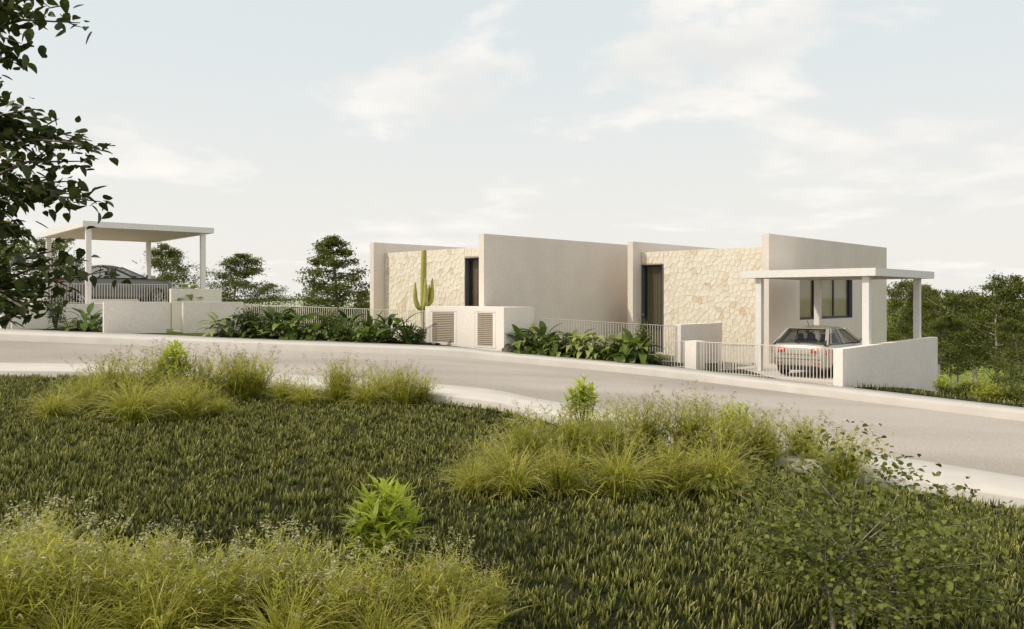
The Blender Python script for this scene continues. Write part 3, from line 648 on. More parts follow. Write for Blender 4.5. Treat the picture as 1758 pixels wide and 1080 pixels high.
        MB().box(s*hw*.66-.09, s*hw*.66+.09, y0-.012, y0+.05, .42, .455).build('reflector', M_red, c)
        hl = MB(); vs = []
        for x in xs:
            yy = -y0*(.985-.06*((x-.5)/.475)**2); hh = .045
            vs += [(s*x*hw*.95, yy+.008, .63-hh),(s*x*hw*.95, yy-.03, .65+hh),(s*x*hw*.90, yy-.15, .64+hh),(s*x*hw*.90, yy-.15, .62-hh)]
        hl.add(vs, fs).build('headlight', M_clr, c, True)
        MB().add([(s*(bw+.01),yw-.12,zb_+.02),(s*(bw+.17),yw-.16,zb_+.05),(s*(bw+.18),yw-.15,zb_+.14),(s*(bw+.02),yw-.10,zb_+.12),(s*(bw+.01),yw-.04,zb_+.02),(s*(bw+.13),yw-.04,zb_+.06),(s*(bw+.14),yw-.04,zb_+.12),(s*(bw+.02),yw-.02,zb_+.12)],
                 [(0,1,2,3),(7,6,5,4),(0,4,5,1),(1,5,6,2),(2,6,7,3),(3,7,4,0)]).build('mirror', paint, c)
        for y in (yB+.35, yB-.5): MB().box(s*(hw+.002), s*(hw+.02), y-.07, y+.07, .83, .855).build('door_handle', paint, c)
    MB().box(-hw*.70, hw*.70, y0-.02, y0+.12, .22, .34).build('rear_valance', M_blk, c)
    MB().bar((-hw*.62,y0-.02,.70),(hw*.62,y0-.02,.70),.03,.022).build('trim_strip', paint, c)
    MB().bar((-hw*.80,y0-.006,.545),(hw*.80,y0-.006,.545),.02,.012).build('bumper_seam', M_blk, c)
    MB().bar((0,yb+.0,zb_+.03),(-.32,yb+.09,zb_+.13),.015,.02).build('wiper', M_blk, c)
    MB().bar((0,yr+.12,H-.02),(.0,yr-.05,H+.16),.012,.012).build('antenna', M_blk, c)
    if hatch: MB().box(-tw*.9, tw*.9, yr-.13, yr-.02, H-.085, H-.06).build('spoiler', paint, c)
    return c
pr = wpt(.58, 1.3)
cx_ = wpt(.60+.88+.50, 1.35+2.05)
car('silver hatchback seen from behind, parked under the right carport', (cx_.x, cx_.y, -2.458), RZ+R(2), 4.15, 1.80, 1.50, M_paintR, True).scale = (1,1,1.04)
q_ = rr(2.75, 0); wA = along(q_, dR2.to_3d(), 128); wB_ = along(q_, dR2.to_3d(), 265); Lc = (wB_-wA)/.605
cL = rr(2.75+.93, (wA+wB_)/2+.2)
print('left car length', Lc)
Lc = min(5.2, max(4.7, Lc))
car('dark grey car seen side-on behind the terrace railing', (cL.x, cL.y, ZT-.02), RZ2, Lc, 1.86, 1.62, M_paintL, False).scale = (1,1,1.11)

# ------------------------------------------------------------------ cactus
def cactus(loc, h):
    c = thing('cactus', 'tall ribbed columnar cactus with upturned arms before the stone front', 'cactus', loc)
    def ribbed(name, pts, rads, n=22):
        pts = crom(pts, 6); rads = np.interp(np.linspace(0,1,len(pts)), np.linspace(0,1,len(rads)), rads); m = MB(); vs = []; k = n*2
        for i, p in enumerate(pts):
            d = norm(pts[min(i+1,len(pts)-1)]-pts[max(0,i-1)]); a = norm(np.cross(d,(0.2,1,.1))); b = np.cross(d,a)
            for j in range(k):
                t = 2*math.pi*j/k; r_ = rads[i]*(1 if j%2 else .80); vs.append(p+(a*math.cos(t)+b*math.sin(t))*r_)
        fs = [(i*k+j, i*k+(j+1)%k, (i+1)*k+(j+1)%k, (i+1)*k+j) for i in range(len(pts)-1) for j in range(k)] + [tuple(range((len(pts)-1)*k, len(pts)*k))]
        m.add(vs, fs).build(name, M_cac, c, True)
    ribbed('stem', [(0,0,-.2),(.01,0,.3*h),(0,0,.7*h),(.02,0,.97*h),(.02,0,h)], [.085,.095,.105,.115,.115,.11,.10,.085,.02])
    s = h
    for pts in ([(-.05,0,.36*s),(-.20,-.05,.39*s),(-.30,-.06,.48*s),(-.31,-.06,.66*s)], [(.03,-.1,.36*s),(.09,-.22,.42*s),(.11,-.24,.52*s),(.10,-.24,.70*s)], [(.05,.05,.40*s),(.22,.08,.43*s),(.31,.08,.50*s),(.33,.08,.70*s)], [(.0,.1,.38*s),(.12,.24,.43*s),(.18,.26,.50*s),(.19,.25,.63*s)]):
        ribbed('arm', pts, [.05,.08,.09,.092,.088,.07,.02], 16)
Yc = 30.7; cz = gz(*ray(727, Yc).to_2d()); cactus((ray(727,Yc).x, Yc, cz), (HZ-430)*Yc/F - cz)

# ------------------------------------------------------------------ planting
def leaf_blade(L, W, bend, fold=.25, seg=6, tipw=.05, shape='ovate', droop0=0.0):
    """one leaf along +y, curving down by bend radians over its length; two columns of faces with a folded midrib"""
    vs = []; fs = []; p = np.array((0.,0.,0.)); a = droop0
    for i in range(seg+1):
        t = i/seg
        wv = {'ovate': math.sin(math.pi*min(1,t**.75*.97+.03))**.8, 'lance': math.sin(math.pi*(t**.6*.95+.05))**.9, 'sword': (1-t)**.5*min(1,.55+t*2), 'heart': (math.sin(math.pi*(.12+.88*t)**.62))**.85}[shape]*W/2
        if i == seg: wv = .001
        nx = np.array((0, -math.sin(a), math.cos(a)))
        for s in (-1,0,1): q = p + np.array((s*wv,0,0)) + nx*abs(s)*wv*fold; vs.append(tuple(q))
        a -= bend/seg; p = p + np.array((0, math.cos(a), math.sin(a)))*L/seg
    for i in range(seg):
        for k in (0,1): fs.append((i*3+k, i*3+k+1, i*3+k+4, i*3+k+3))
    return vs, fs
LM = {}
def leafmesh(key, mat, **k):
    if key not in LM: v, f = leaf_blade(**k); LM[key] = MB().add(v, f).mesh('leaf', mat, True)
    return LM[key]
def put(mesh_, parent, loc, az, el, roll=0, sc=1.0, name='leaf'):
    o = link(name, mesh_, parent); m = Matrix.Rotation(az,4,'Z') @ Matrix.Rotation(el,4,'X') @ Matrix.Rotation(roll,4,'Y')
    o.matrix_local = Matrix.Translation(loc) @ m @ Matrix.Scale(sc,4); return o
def plant_broad(label, loc, h, mat, n=16, cat='plant', name='broadleaf_plant', key='b', wide=.42):
    p = thing(name, label, cat, loc); stm = MB(); n = int(n*1.7); h *= 1.12
    for i in range(n):
        az = i*2.4+random.uniform(-.3,.3); k = (i+.5)/n; el = R(80-62*k+random.uniform(-8,8)); ln = h*(.62-.22*k)*random.uniform(.85,1.1)
        d = Vector((-math.sin(az)*math.cos(el), math.cos(az)*math.cos(el), math.sin(el))); e = d*ln
        stm.tube([(0,0,-.02), e*.5+Vector((0,0,.03*h)), e], [.012,.009,.006], 4, False)
        L = .58*h*random.uniform(.8,1.2); v = random.randint(0,2)
        put(leafmesh(key+str(v), mat, L=1, W=wide*(.85+.15*v), bend=R(50+35*v), shape='ovate', fold=.22), p, e, az, el-R(8), random.uniform(-.4,.4), L)
    stm.build('stalk', M_stem, p); return p
def plant_sword(label, loc, h, mat, n=18, spread=55, cat='plant', name='spiky_plant', key='s', wd=.12, bend=18):
    p = thing(name, label, cat, loc); stm = MB().tube([(0,0,-.05),(0,0,.12*h)],[.05*h,.03*h],7).build('stalk', M_stem, p)
    for i in range(n):
        az = i*2.4; k = (i+.5)/n; el = R(88-spread*k+random.uniform(-6,6)); v = random.randint(0,1)
        put(leafmesh(key+str(v), mat, L=1, W=wd, bend=R(bend+20*v), shape='sword', fold=.5, seg=5), p, (0,0,.03), az, el, random.uniform(-.2,.2), h*random.uniform(.8,1.08))
    return p
def leafcloud(n, pos, nor_up, size, asp=.55, seg=False, rs=rng, cup=.25):
    """n kite-shaped leaves (4 tris via 2 quads) at pos with random headings"""
    th = rs.uniform(0, 2*np.pi, n); el = rs.normal(-.25, .5, n); d = np.stack([np.cos(th)*np.cos(el), np.sin(th)*np.cos(el), np.sin(el)], 1)
    u_ = np.tile((0,0,1.), (n,1)) + rs.normal(0, 1-nor_up, (n,3)); s = norm(np.cross(d, u_)); up = np.cross(s, d)
    L = (size*rs.uniform(.65,1.25,n))[:,None]; Wd = L*asp
    b = pos; m1 = pos + d*L*.42; t = pos + d*L - up*L*.12
    V = np.stack([b, m1 + s*Wd/2 + up*Wd*cup, t, m1 - s*Wd/2 + up*Wd*cup, m1], 1).reshape(-1,3)
    k = np.arange(n)[:,None]*5; Fq = np.concatenate([k+np.array([[0,1,4]]), k+np.array([[1,2,4]]), k+np.array([[2,3,4]]), k+np.array([[3,0,4]])])
    return V, Fq
def shrub(label, loc, h, wd, mat, n=500, lsize=.07, cat='shrub', name='leafy_shrub', stems=9, bark=None, group=None):
    p = thing(name, label, cat, loc, 0, group); stm = MB(); pos = []
    for i in range(stems):
        az = random.uniform(0,6.28); rad = wd/2*math.sqrt(random.random()); tz = h*random.uniform(.55,.97)*(1-.35*(rad/(wd/2))**2)
        tip = Vector((rad*math.cos(az), rad*math.sin(az), tz)); mid = tip*.5+Vector((0,0,tz*.12)); stm.tube([(0,0,-.05), mid, tip],[.014*h+.004,.009*h+.003,.003],5,False)
        m = int(n*1.6)//stems; t = rng.uniform(.3,1.02,m)[:,None]; base = np.array(mid)*(2*t*(1-t)) + np.array(tip)*(t*t)*1.0
        pos.append(base + rng.normal(0,.10,(m,3))*np.array((wd,wd,h*.75)))
    stm.build('stem', bark or M_stem, p); pos = np.concatenate(pos); pos[:,2] = np.maximum(pos[:,2], .03)
    V, Fq = leafcloud(len(pos), pos, .6, lsize); tag(link('foliage', npmesh('foliage', V, Fq, mat), p), kind='stuff'); return p
def frond_plant(label, loc, h, mat, n=13, name='palm_plant', cat='plant'):
    p = thing(name, label, cat, loc)
    for i in range(n):
        az = i*2.4+random.uniform(-.2,.2); el = R(82-62*(i+.5)/n); L = h*random.uniform(.85,1.15); m = MB(); pts = []
        q = Vector((0,0,0)); a = el
        for k in range(9): pts.append(q.copy()); q = q + Vector((0, math.cos(a), math.sin(a)))*L/8; a -= R(11)
        m.tube(pts, [.008]*9, 4, False)
        for k in range(2,9):
            for s in (-1,1):
                for jj in (0,.5):
                    b = pts[k].lerp(pts[k-1], jj); ll = L*.27*(1.15-k/10); e = b+Vector((s*ll*.85, ll*.5, -ll*.18)); wv = Vector((0,.016,.012))
                    m.add([b-wv*.5, e, b+wv*.8], [(0,1,2)])
        o = m.build('frond', mat, p); o.rotation_euler = (0,0,az)
    return p
def atbed(u, off):                       # place in the bed behind the kerb at picture column u
    k = un_kerb(u); s = (k.y+off)/k.y; x, y = k.x*s, k.y+off; return Vector((x, y, max(gz(x,y), k.z-.05)+.02))
def hm(hp, p): return hp*p.y/F
p = atbed(96,.9); shrub('thin bamboo-like shrub before the retaining wall at left', p, hm(85,p), .9, M_dk, 420, .10, stems=8)
p = atbed(118,.7); frond_plant('small palm in the left bed before the retaining wall', p, hm(42,p), M_dk, 14)
p = atbed(150,.6); plant_broad('dark broad-leaved plant beside the entrance wall at left', p, hm(42,p), M_br, 15, key='d')
p = atbed(165,.6); plant_broad('bright broad-leaved plant against the left entrance wall', p, hm(30,p), M_br, 11)
p = atbed(379,.45); plant_broad('pale variegated plant at the left end of the long bed', p, hm(45,p), M_var, 15, key='v', wide=.3)
p = atbed(425,.9); shrub('dense dark shrub near the left end of the long bed', p, hm(52,p), 1.5, M_dk, 900, .11, stems=14)
p = atbed(455,.7); shrub('second dense dark shrub in the long bed, beside the railing', p, hm(48,p), 1.3, M_dk, 700, .10, stems=12)
p = atbed(492,.4); plant_broad('broad-leaved plant with big drooping leaf in the long bed', p, hm(46,p), M_br, 16)
p = atbed(520,.9); plant_broad('tall broad-leaved plant in the middle of the long bed', p, hm(58,p), M_br, 15)
p = atbed(508,.35); frond_plant('fern-like plant at the front of the long bed', p, hm(30,p), M_br, 12, 'fern_plant')
p = atbed(545,.5); plant_broad('low broad-leaved plant beside the tall thin shrub', p, hm(36,p), M_br, 14)
p = atbed(569,1.0); shrub('tall thin olive shrub against the railing of the long bed', p, hm(76,p), .85, M_bush, 700, .08, stems=9)
p = atbed(588,.5); shrub('fine-leaved bright bush in the long bed right of centre', p, hm(44,p), 1.0, M_br, 600, .09, stems=10)
p = atbed(612,.5); frond_plant('arching fern in the long bed before the left house wall end', p, hm(46,p), M_br, 15, 'fern_plant')
p = atbed(634,.9); plant_sword('upright broad-bladed plant before the left house wall end', p, hm(62,p), M_br, 8, 25, wd=.24, key='u')
p = atbed(655,.5); shrub('feathery green bush left of the agave', p, hm(40,p), 1.0, M_br, 600, .09, stems=10)
p = atbed(681,.8); plant_broad('banana-like plant standing behind the agave', p, hm(56,p), M_br, 9, wide=.36, key='n')
p = atbed(698,.45); plant_sword('grey-green agave rosette near the utility cabinet', p, hm(46,p), M_dk, 22, 62, name='agave', key='a', wd=.17, bend=8)
p = atbed(721,.4); shrub('small dark bush against the utility cabinet', p, hm(38,p), .75, M_dk, 420, .09, stems=8)
p = atbed(892,.30); plant_broad('broad-leaved plant arching over the kerb right of the cabinet', p, hm(42,p), M_br, 13)
p = atbed(916,.55); plant_broad('upright broad-leaved plant near the cabinet in the right bed', p, hm(48,p), M_br, 15, key='v2', wide=.34)
p = atbed(944,.35); plant_broad('bushy broad-leaved plant in the right bed, by the kerb', p, hm(40,p), M_br, 17)
p = atbed(968,.55); plant_sword('dark spiky plant in the right bed, left one', p, hm(48,p), M_dk, 18, 42, key='c', wd=.08)
p = atbed(1003,.35); plant_broad('yellow-green variegated plant in the middle of the right bed', p, hm(46,p), M_var, 20, key='v', wide=.3)
p = atbed(1036,.45); plant_sword('dark spiky plant in the right bed, right one', p, hm(46,p), M_dk, 20, 45, key='c', wd=.08)
p = atbed(1030,.25); plant_broad('low variegated plant at the kerb of the right bed', p, hm(28,p), M_var, 14, key='v', wide=.3)
p = atbed(1072,.35); plant_broad('glossy broad-leaved plant in the right bed under the wall end', p, hm(44,p), M_br, 17)
p = atbed(1095,.4); plant_broad('dark broad-leaved plant at the right end of the right bed', p, hm(46,p), M_br, 16)
p = atbed(1106,.75); shrub('tall thin shrub before the right tall window', p, hm(84,p), .62, M_bush, 420, .09, stems=7)
p = atbed(1122,.3); shrub('low ground-hugging bush at the end of the right bed', p, hm(17,p), .8, M_dk, 260, .08, stems=8)
for u_, o_, h_, m_, k_2, w_, lab in [(905,.7,44,M_var,'v',.3,'pale variegated plant just behind the kerb-side plant by the cabinet'),(930,.8,50,M_br,'b',.42,'tall broad-leaved plant at the back of the right bed, left part'),(958,.3,34,M_var,'v',.3,'small yellow-green plant at the kerb left of the dark spiky plant'),(985,.6,48,M_br,'b',.42,'broad-leaved plant between the two dark spiky plants'),(1018,.7,52,M_var,'v',.34,'tall variegated plant at the back of the right bed'),(1055,.65,48,M_var,'v',.3,'variegated plant just right of the right dark spiky plant'),(1085,.7,52,M_br,'b',.42,'tall broad-leaved plant before the right house wall end'),
                               (400,.5,42,M_dk,'k',.36,'dark broad-leaved plant beside the pale variegated one'),(440,.35,32,M_br,'b',.42,'low broad-leaved plant before the dense dark shrubs'),(475,.9,56,M_dk,'k',.36,'tall dark broad-leaved plant in the long bed, left of centre'),(535,.3,30,M_br,'b',.42,'low kerbside plant in the middle of the long bed'),(600,.9,54,M_dk,'k',.36,'tall dark plant behind the fine-leaved bright bush'),(628,.35,32,M_br,'b',.42,'low plant at the kerb below the upright broad-bladed plant'),(668,.9,48,M_dk,'k',.36,'dark plant between feathery bush and banana-like plant')]:
    p = atbed(u_, o_); plant_broad(lab, p, hm(h_,p), m_, 14, key=k_2, wide=w_)
P_ = rr(.5, 6.8); plant_broad('bright leafy plant above the block right of the grey car', (P_.x, P_.y, ZT), .95, M_br, 12)

# tall grasses -------------------------------------------------------
def ribbons(az, el0, L, W, bend, root, seg=5, rs=rng, twist=None):
    n = len(az); P = np.empty((n, seg+1, 3)); P[:,0] = root; a = el0.copy()
    for i in range(seg):
        st = L/seg; d = np.stack([np.cos(az)*np.cos(a), np.sin(az)*np.cos(a), np.sin(a)], 1); P[:,i+1] = P[:,i] + d*st[:,None]; a = a - bend/seg*(.5+i/seg)
    s = np.stack([-np.sin(az), np.cos(az), np.zeros(n)], 1)
    if twist is not None: s = norm(s*np.cos(twist)[:,None] + np.array((0,0,1.))*np.sin(twist)[:,None])
    tt = np.linspace(0,1,seg+1); wp = np.minimum(1, .6+tt*1.5)*(1-tt**2.2)*.5; wp[-1] = .03 if seg > 3 else .12
    Lf = P - s[:,None,:]*(W[:,None]*wp[None,:])[:,:,None]; Rt = P + s[:,None,:]*(W[:,None]*wp[None,:])[:,:,None]
    V = np.stack([Lf, Rt], 2).reshape(-1,3); k = (np.arange(n)[:,None]*(2*(seg+1)) + np.arange(seg)[None,:]*2).ravel()
    return V, np.stack([k, k+1, k+3, k+2], 1), np.tile(np.repeat(tt,2), n), P
def grass_proto(nb, ns, nf, flower, seed, arch=1.0):
    """nb arching blades, nf upright feathery stems set with narrow leaves, ns seeding or flowering stalks"""
    rs = np.random.default_rng(seed)
    az = rs.uniform(0,2*np.pi,nb); L = rs.uniform(.45,.92,nb); el = R(90)-np.abs(rs.normal(0,.42,nb))
    root = np.stack([rs.normal(0,.06,nb), rs.normal(0,.06,nb), np.full(nb,-.03)],1)
    V, Fq, al, _ = ribbons(az, el, L, rs.uniform(.008,.017,nb), rs.uniform(.5,2.4,nb)*arch, root, 5, rs, rs.normal(0,.5,nb))
    if nf:
        az = rs.uniform(0,2*np.pi,nf); L = rs.uniform(.5,.98,nf); el = R(90)-np.abs(rs.normal(0,.34,nf))
        root = np.stack([rs.normal(0,.10,nf), rs.normal(0,.10,nf), np.zeros(nf)],1)
        v1, f1, a1, P = ribbons(az, el, L, np.full(nf,.007), rs.uniform(.0,.8,nf), root, 5, rs)
        Fq = np.concatenate([Fq, f1+len(V)]); V = np.concatenate([V, v1]); al = np.r_[al, a1]
        m = 24; t = rs.uniform(.2,1.0,(nf,m))*4.999; i0 = t.astype(int); fr = (t-i0)[...,None]; k = np.arange(nf)[:,None]
        pos = (P[k,i0]*(1-fr)+P[k,i0+1]*fr).reshape(-1,3); n = len(pos); th = rs.uniform(0,2*np.pi,n)
        v2, f2, a2, _ = ribbons(th, rs.uniform(.1,1.1,n), rs.uniform(.05,.12,n), rs.uniform(.008,.014,n), rs.uniform(.3,1.2,n), pos, 2, rs)
        Fq = np.concatenate([Fq, f2+len(V)]); V = np.concatenate([V, v2]); al = np.r_[al, a2*.7]
    bm_ = npmesh('blades', V, Fq, M_tall, al)
    az = rs.uniform(0,2*np.pi,ns); L = rs.uniform(.72,1.12,ns); el = R(90)-np.abs(rs.normal(0,.26,ns))
    root = np.stack([rs.normal(0,.08,ns), rs.normal(0,.08,ns), np.zeros(ns)],1)
    V, Fq, al, P = ribbons(az, el, L, np.full(ns,.006), rs.uniform(.1,.7,ns), root, 5, rs)
    sm_ = npmesh('stalks', V, Fq, M_tall, al); pos = []
    for i in range(ns):
        a, b = P[i,-2], P[i,-1]; m = 20 if flower else 16
        t = rs.uniform(.5 if flower else .2,1.05,m)[:,None]; pos.append(a+(b-a)*t + rs.normal(0,.016 if flower else .006,(m,3)))
    pos = np.concatenate(pos)
    V, Fq = leafcloud(len(pos), pos, .2, .026 if flower else .036, .5 if flower else .26, rs=rs)
    return bm_, sm_, npmesh('seed_heads', V, Fq, M_flower if flower else M_seed)
GP = [grass_proto(240, 26, 85, False, 1), grass_proto(180, 34, 120, False, 2, .8), grass_proto(440, 10, 12, False, 3, 1.45), grass_proto(180, 28, 90, True, 4, .8), grass_proto(150, 34, 110, True, 5, .7)]
def lawn_pt(u, v):                       # where the lawn is met at picture point (u, v)
    Y = 10.0
    for _ in range(25):
        z = gz((u-CX)/F*Y, Y); Y = .5*Y + .5*max(3.0, -z*F/(v-HZ))
    x = (u-CX)/F*Y; return Vector((x, Y, gz(x,Y)))
def clump(u, v, hp, kind, label, group, sx=1.0):
    p = lawn_pt(u, v); h = hp*p.y/F*(1.02 if kind == 2 else .88); b, s, f = GP[kind]; sx *= random.uniform(1.0,1.2)*(1.0 if kind == 2 else 1.22)
    t = thing('grass_clump', label, 'grass clump', p, random.uniform(0,6.28), group)
    sc = h/.92
    for nme, me in (('blades', b), ('stalks', s), ('seed_heads', f)): tag(link(nme, me, t), kind='stuff')
    t.scale = (sc*sx, sc*sx, sc); return t
GL = 'tall grass clumps in the left row'; GM = 'tall grass clumps by the near kerb'; GC = 'tall grass clumps in the middle right group'; GB = 'flowering grass clumps along the bottom edge'
for a in [(92,722,78,2,'rounded grass clump at the left end of the left row',GL),(228,727,112,2,'large front grass clump in the left row, second from left',GL),(322,722,90,0,'front grass clump right of the middle in the left row',GL),(374,716,58,2,'small grass clump at the front right of the left row',GL),
          (150,708,85,0,'grass clump between the left-end clump and the large front clump',GL),(195,690,95,1,'upright seeding grass clump at the back left of the left row',GL),(268,690,105,1,'upright seeding grass clump at the back middle of the left row',GL),(345,690,100,0,'grass clump just right of the lime bush in the left row',GL),
          (405,688,98,1,'tall seeding grass clump at the back right of the left row',GL),(438,682,88,0,'grass clump at the right end of the left row',GL),(300,705,85,2,'drooping grass clump in the heart of the left row',GL),
          (488,692,58,0,'small grass clump at the left end of the kerbside group',GM),(525,697,62,2,'mop-like grass clump second from left in the kerbside group',GM),(585,690,85,1,'upright seeding clump in the middle of the kerbside group',GM),(628,698,72,2,'mop-like grass clump right of the middle in the kerbside group',GM),
          (655,688,72,0,'grass clump behind the right mop-like clump by the kerb',GM),(692,697,80,1,'seeding clump near the right end of the kerbside group',GM),(722,692,62,0,'last grass clump on the right of the kerbside group',GM),
          (812,850,95,2,'leftmost small clump of the middle right group',GC),(880,853,118,2,'round mop-like clump second from left in the middle right group',GC),(960,848,110,0,'shaded clump between the two mop-like clumps, middle right group',GC),(1062,853,130,2,'largest mop-like clump at the front of the middle right group',GC),
          (1150,850,120,0,'clump right of the largest mop-like clump',GC),(1232,853,135,2,'mop-like clump beside the leafy shrub, middle right group',GC),(905,805,115,3,'pale flowering clump at the back left of the middle right group',GC),(985,800,120,1,'seeding clump below the kerbside lime plant',GC),
          (1050,790,112,3,'pale flowering clump behind the largest mop-like clump',GC),(1110,780,115,1,'tall seeding clump at the back of the middle right group',GC),(1185,785,125,1,'tall seeding clump left of the second lime plant',GC),(1245,800,118,3,'pale flowering clump before the second lime plant',GC),
          (1310,800,110,1,'seeding clump between second lime plant and leafy shrub',GC),(1380,800,98,1,'seeding clump rising behind the leafy shrub',GC),(1445,830,110,0,'clump half hidden behind the right side of the leafy shrub',GC),(845,815,70,4,'low flowering clump at the far left of the middle right group',GC),
          (20,1120,255,4,'flowering grass clump in the bottom left corner',GB),(95,1075,190,3,'flowering clump beside the bottom left corner clump',GB),(185,1105,215,4,'flowering clump near the bottom edge, third from left',GB),(60,1010,150,3,'pale flowering clump at the left edge, behind the corner clump',GB),
          (270,1140,225,2,'arching clump at the bottom edge, left of centre',GB),(275,1030,130,3,'low pale flowering clump behind the arching bottom clumps',GB),(355,1110,190,3,'flowering clump at the bottom edge under the left row',GB),(440,1090,190,4,'dense pale flowering clump left of the front lime plant',GB),
          (520,1080,180,3,'flowering clump directly left of the front lime plant',GB),(495,1150,200,2,'arching clump at the bottom edge left of the lime plant',GB),(590,1110,175,4,'flowering clump right below the front lime plant',GB),(690,1095,165,0,'green clump at the bottom edge right of the front lime plant',GB),
          (755,1085,160,3,'flowering clump second from right along the bottom edge',GB),(825,1090,130,1,'rightmost clump along the bottom edge',GB),(770,1150,150,2,'arching clump at the bottom edge, right end',GB),(120,1160,200,2,'arching clump at the very bottom left',GB),(650,1150,160,2,'arching clump at the very bottom below the lime plant',GB)]:
    clump(*a)

# lime plants ---------------------------------------------------------
def lime(label, loc, h, wd, n=16):
    p = thing('lime_plant', label, 'plant', loc, 0, 'lime green upright plants'); stm = MB(); A = []; 
    me = leafmesh('lime', M_lime, L=1, W=.20, bend=R(35), shape='lance', fold=.3, seg=4)
    V = []; Fq = []; mv = np.array([v.co for v in me.vertices]); mf = np.array([list(q.vertices) for q in me.polygons]); cnt = 0
    for i in range(n):
        az = i*2.4; rad = wd/2*math.sqrt((i+.3)/n)*.75; tz = h*(1-.45*(i/n))*random.uniform(.9,1.0); tip = Vector((rad*math.cos(az), rad*math.sin(az), tz*.92))
        stm.tube([(0,0,-.03), Vector((tip.x*.7,tip.y*.7,tz*.4)), tip],[.011,.008,.004],5,False)
        for k in range(26):
            t = random.uniform(.35,1)**.7; b = Vector((tip.x*(.2+.8*t), tip.y*(.2+.8*t), tip.z*t)); e = R(random.uniform(10,55)+25*(t>.9)); s = h*random.uniform(.14,.24)
            m = Matrix.Translation(b) @ Matrix.Rotation(k*2.4+random.random(),4,'Z') @ Matrix.Rotation(e,4,'X') @ Matrix.Scale(s,4)
            m = np.array(m); V.append(mv @ m[:3,:3].T + m[:3,3]); Fq.append(mf+cnt); cnt += len(mv)
    stm.build('stem', M_stem, p); tag(link('foliage', npmesh('foliage', np.concatenate(V), np.concatenate(Fq), M_lime, smooth=True), p), kind='stuff')
for u, v, hp, wp, lab in [(1000,742,86,62,'lime green upright plant standing by the near kerb'),(1266,770,72,70,'lime green plant rising behind the tall grass, right of centre'),(657,1000,160,135,'large lime green plant in the foreground among flowering grass'),(300,690,92,62,'lime green bush poking out of the left grass row')]:
    p = lawn_pt(u, v); lime(lab, p, 1.2*hp*p.y/F, 1.15*wp*p.y/F, 18 if hp < 120 else 24)
p = ray(1618, 24.2); p.z = gz(p.x,p.y); lime('lime green bush at the foot of the boundary wall', p, .62, .8)

# bushes behind the right pavement ------------------------------------
for u, Yb, h, wd, mt, lab in [(1655,24.6,.45,1.3,M_bush,'olive bush before the right-edge railing'),(1705,23.2,.55,1.3,M_tall,'yellowish bush before the right-edge railing'),(1750,22.6,.75,1.4,M_bush,'leafy bush at the right picture edge behind the pavement'),(1735,27.5,1.9,2.2,M_bush,'taller bush behind the right-edge railing'),(1690,25.4,.75,1.2,M_tall,'pale bush growing through the right-edge railing')]:
    p = ray(u, Yb); p.z = gz(p.x,p.y); shrub(lab, p, h, wd, mt, 900, .08, stems=16)

# ------------------------------------------------------------------ trees
def tree_meshes(seed, h, cw, cb, n, lsize, mat, bark, conic=.5, multi=1):
    """trunk + crown: cb = height where the crown starts, cw = crown width"""
    rs = np.random.default_rng(seed); tr = MB(); pos = []
    for q in range(multi):
        ox, oy = (rs.normal(0,.25,2) if multi > 1 else (0,0)); sw = rs.normal(0,.05*h,4)
        tp_ = [Vector((ox,oy,-.3)), Vector((ox+sw[0]*.4,oy+sw[1]*.4,h*.33)), Vector((ox+sw[0],oy+sw[1],h*.66)), Vector((ox+sw[2],oy+sw[3],h*.97))]
        r0 = .017*h/math.sqrt(multi)+.02; tr.tube(tp_, [r0, r0*.75, r0*.45, r0*.12], 7, False); tl = crom([np.array(t) for t in tp_], 8)
        nl = int(30/multi)+6
        for i in range(nl):
            k = (i+rs.uniform())/nl; z = cb + (h*.97-cb)*k; b = np.array([np.interp(z, tl[:,2], tl[:,c]) for c in range(3)])
            prof = (1-k)**conic*min(1,.55+k*2.2); rad = cw/2*prof*rs.uniform(.72,1.22)+.18; az = i*2.4+rs.normal(0,.3); up = rs.uniform(.05,.5)
            e = b + np.array((math.cos(az)*rad, math.sin(az)*rad, rad*up)); mid = (b+e)/2 + np.array((0,0,-.06*rad))
            tr.tube([b, mid, e], [r0*.32*(1-k*.6), r0*.2, .008], 4, False)
            nc = max(2, int(rad*2.6))
            for c in range(nc):
                t = .35+.65*(c+rs.uniform())/nc; cc = b*(1-t)**2 + 2*mid*t*(1-t) + e*t*t + rs.normal(0,.10,3)*rad*np.array((1,1,.35)); m = int(1.35*n/(nl*multi)/nc)+2
                pos.append(cc + rs.normal(0,1,(m,3))*np.array((.30,.30,.14))*(.45+.25*rad))
    V, Fq = leafcloud(sum(len(p) for p in pos), np.concatenate(pos), .65, lsize, .6, rs=rs)
    return tr.mesh('trunk', bark, True), npmesh('crown', V, Fq, mat)
TV = [tree_meshes(11,6,4.6,1.2,5200,.17,M_tree,M_bark,.55), tree_meshes(12,6,4.0,.9,6200,.17,M_tree,M_bark,.6), tree_meshes(13,6,5.2,1.7,6500,.16,M_tree,M_pbark,.4,2), tree_meshes(14,6,5.4,1.5,6800,.16,M_tree,M_pbark,.5), tree_meshes(15,6,6.0,.6,5200,.17,M_tree,M_bark,.35,2)]
def tree(u, Yt, vtop, wpx, kind, label, group, zb=None, name='tree'):
    p = ray(u, Yt); p.z = gz(p.x,p.y) if zb is None else zb
    h = (HZ-vtop)*Yt/F - p.z; t = thing(name, label, 'tree', p, random.uniform(0,6.28), group); a, b = TV[kind]
    link('trunk', a, t); tag(link('crown', b, t), kind='stuff'); cw = [4.6,4.0,5.2,5.4,6.0][kind]; sx = wpx*Yt/F/cw; t.scale = (sx, sx, h/6); return t
TG = 'trees behind the houses'; TH = 'trees on the slope at right'
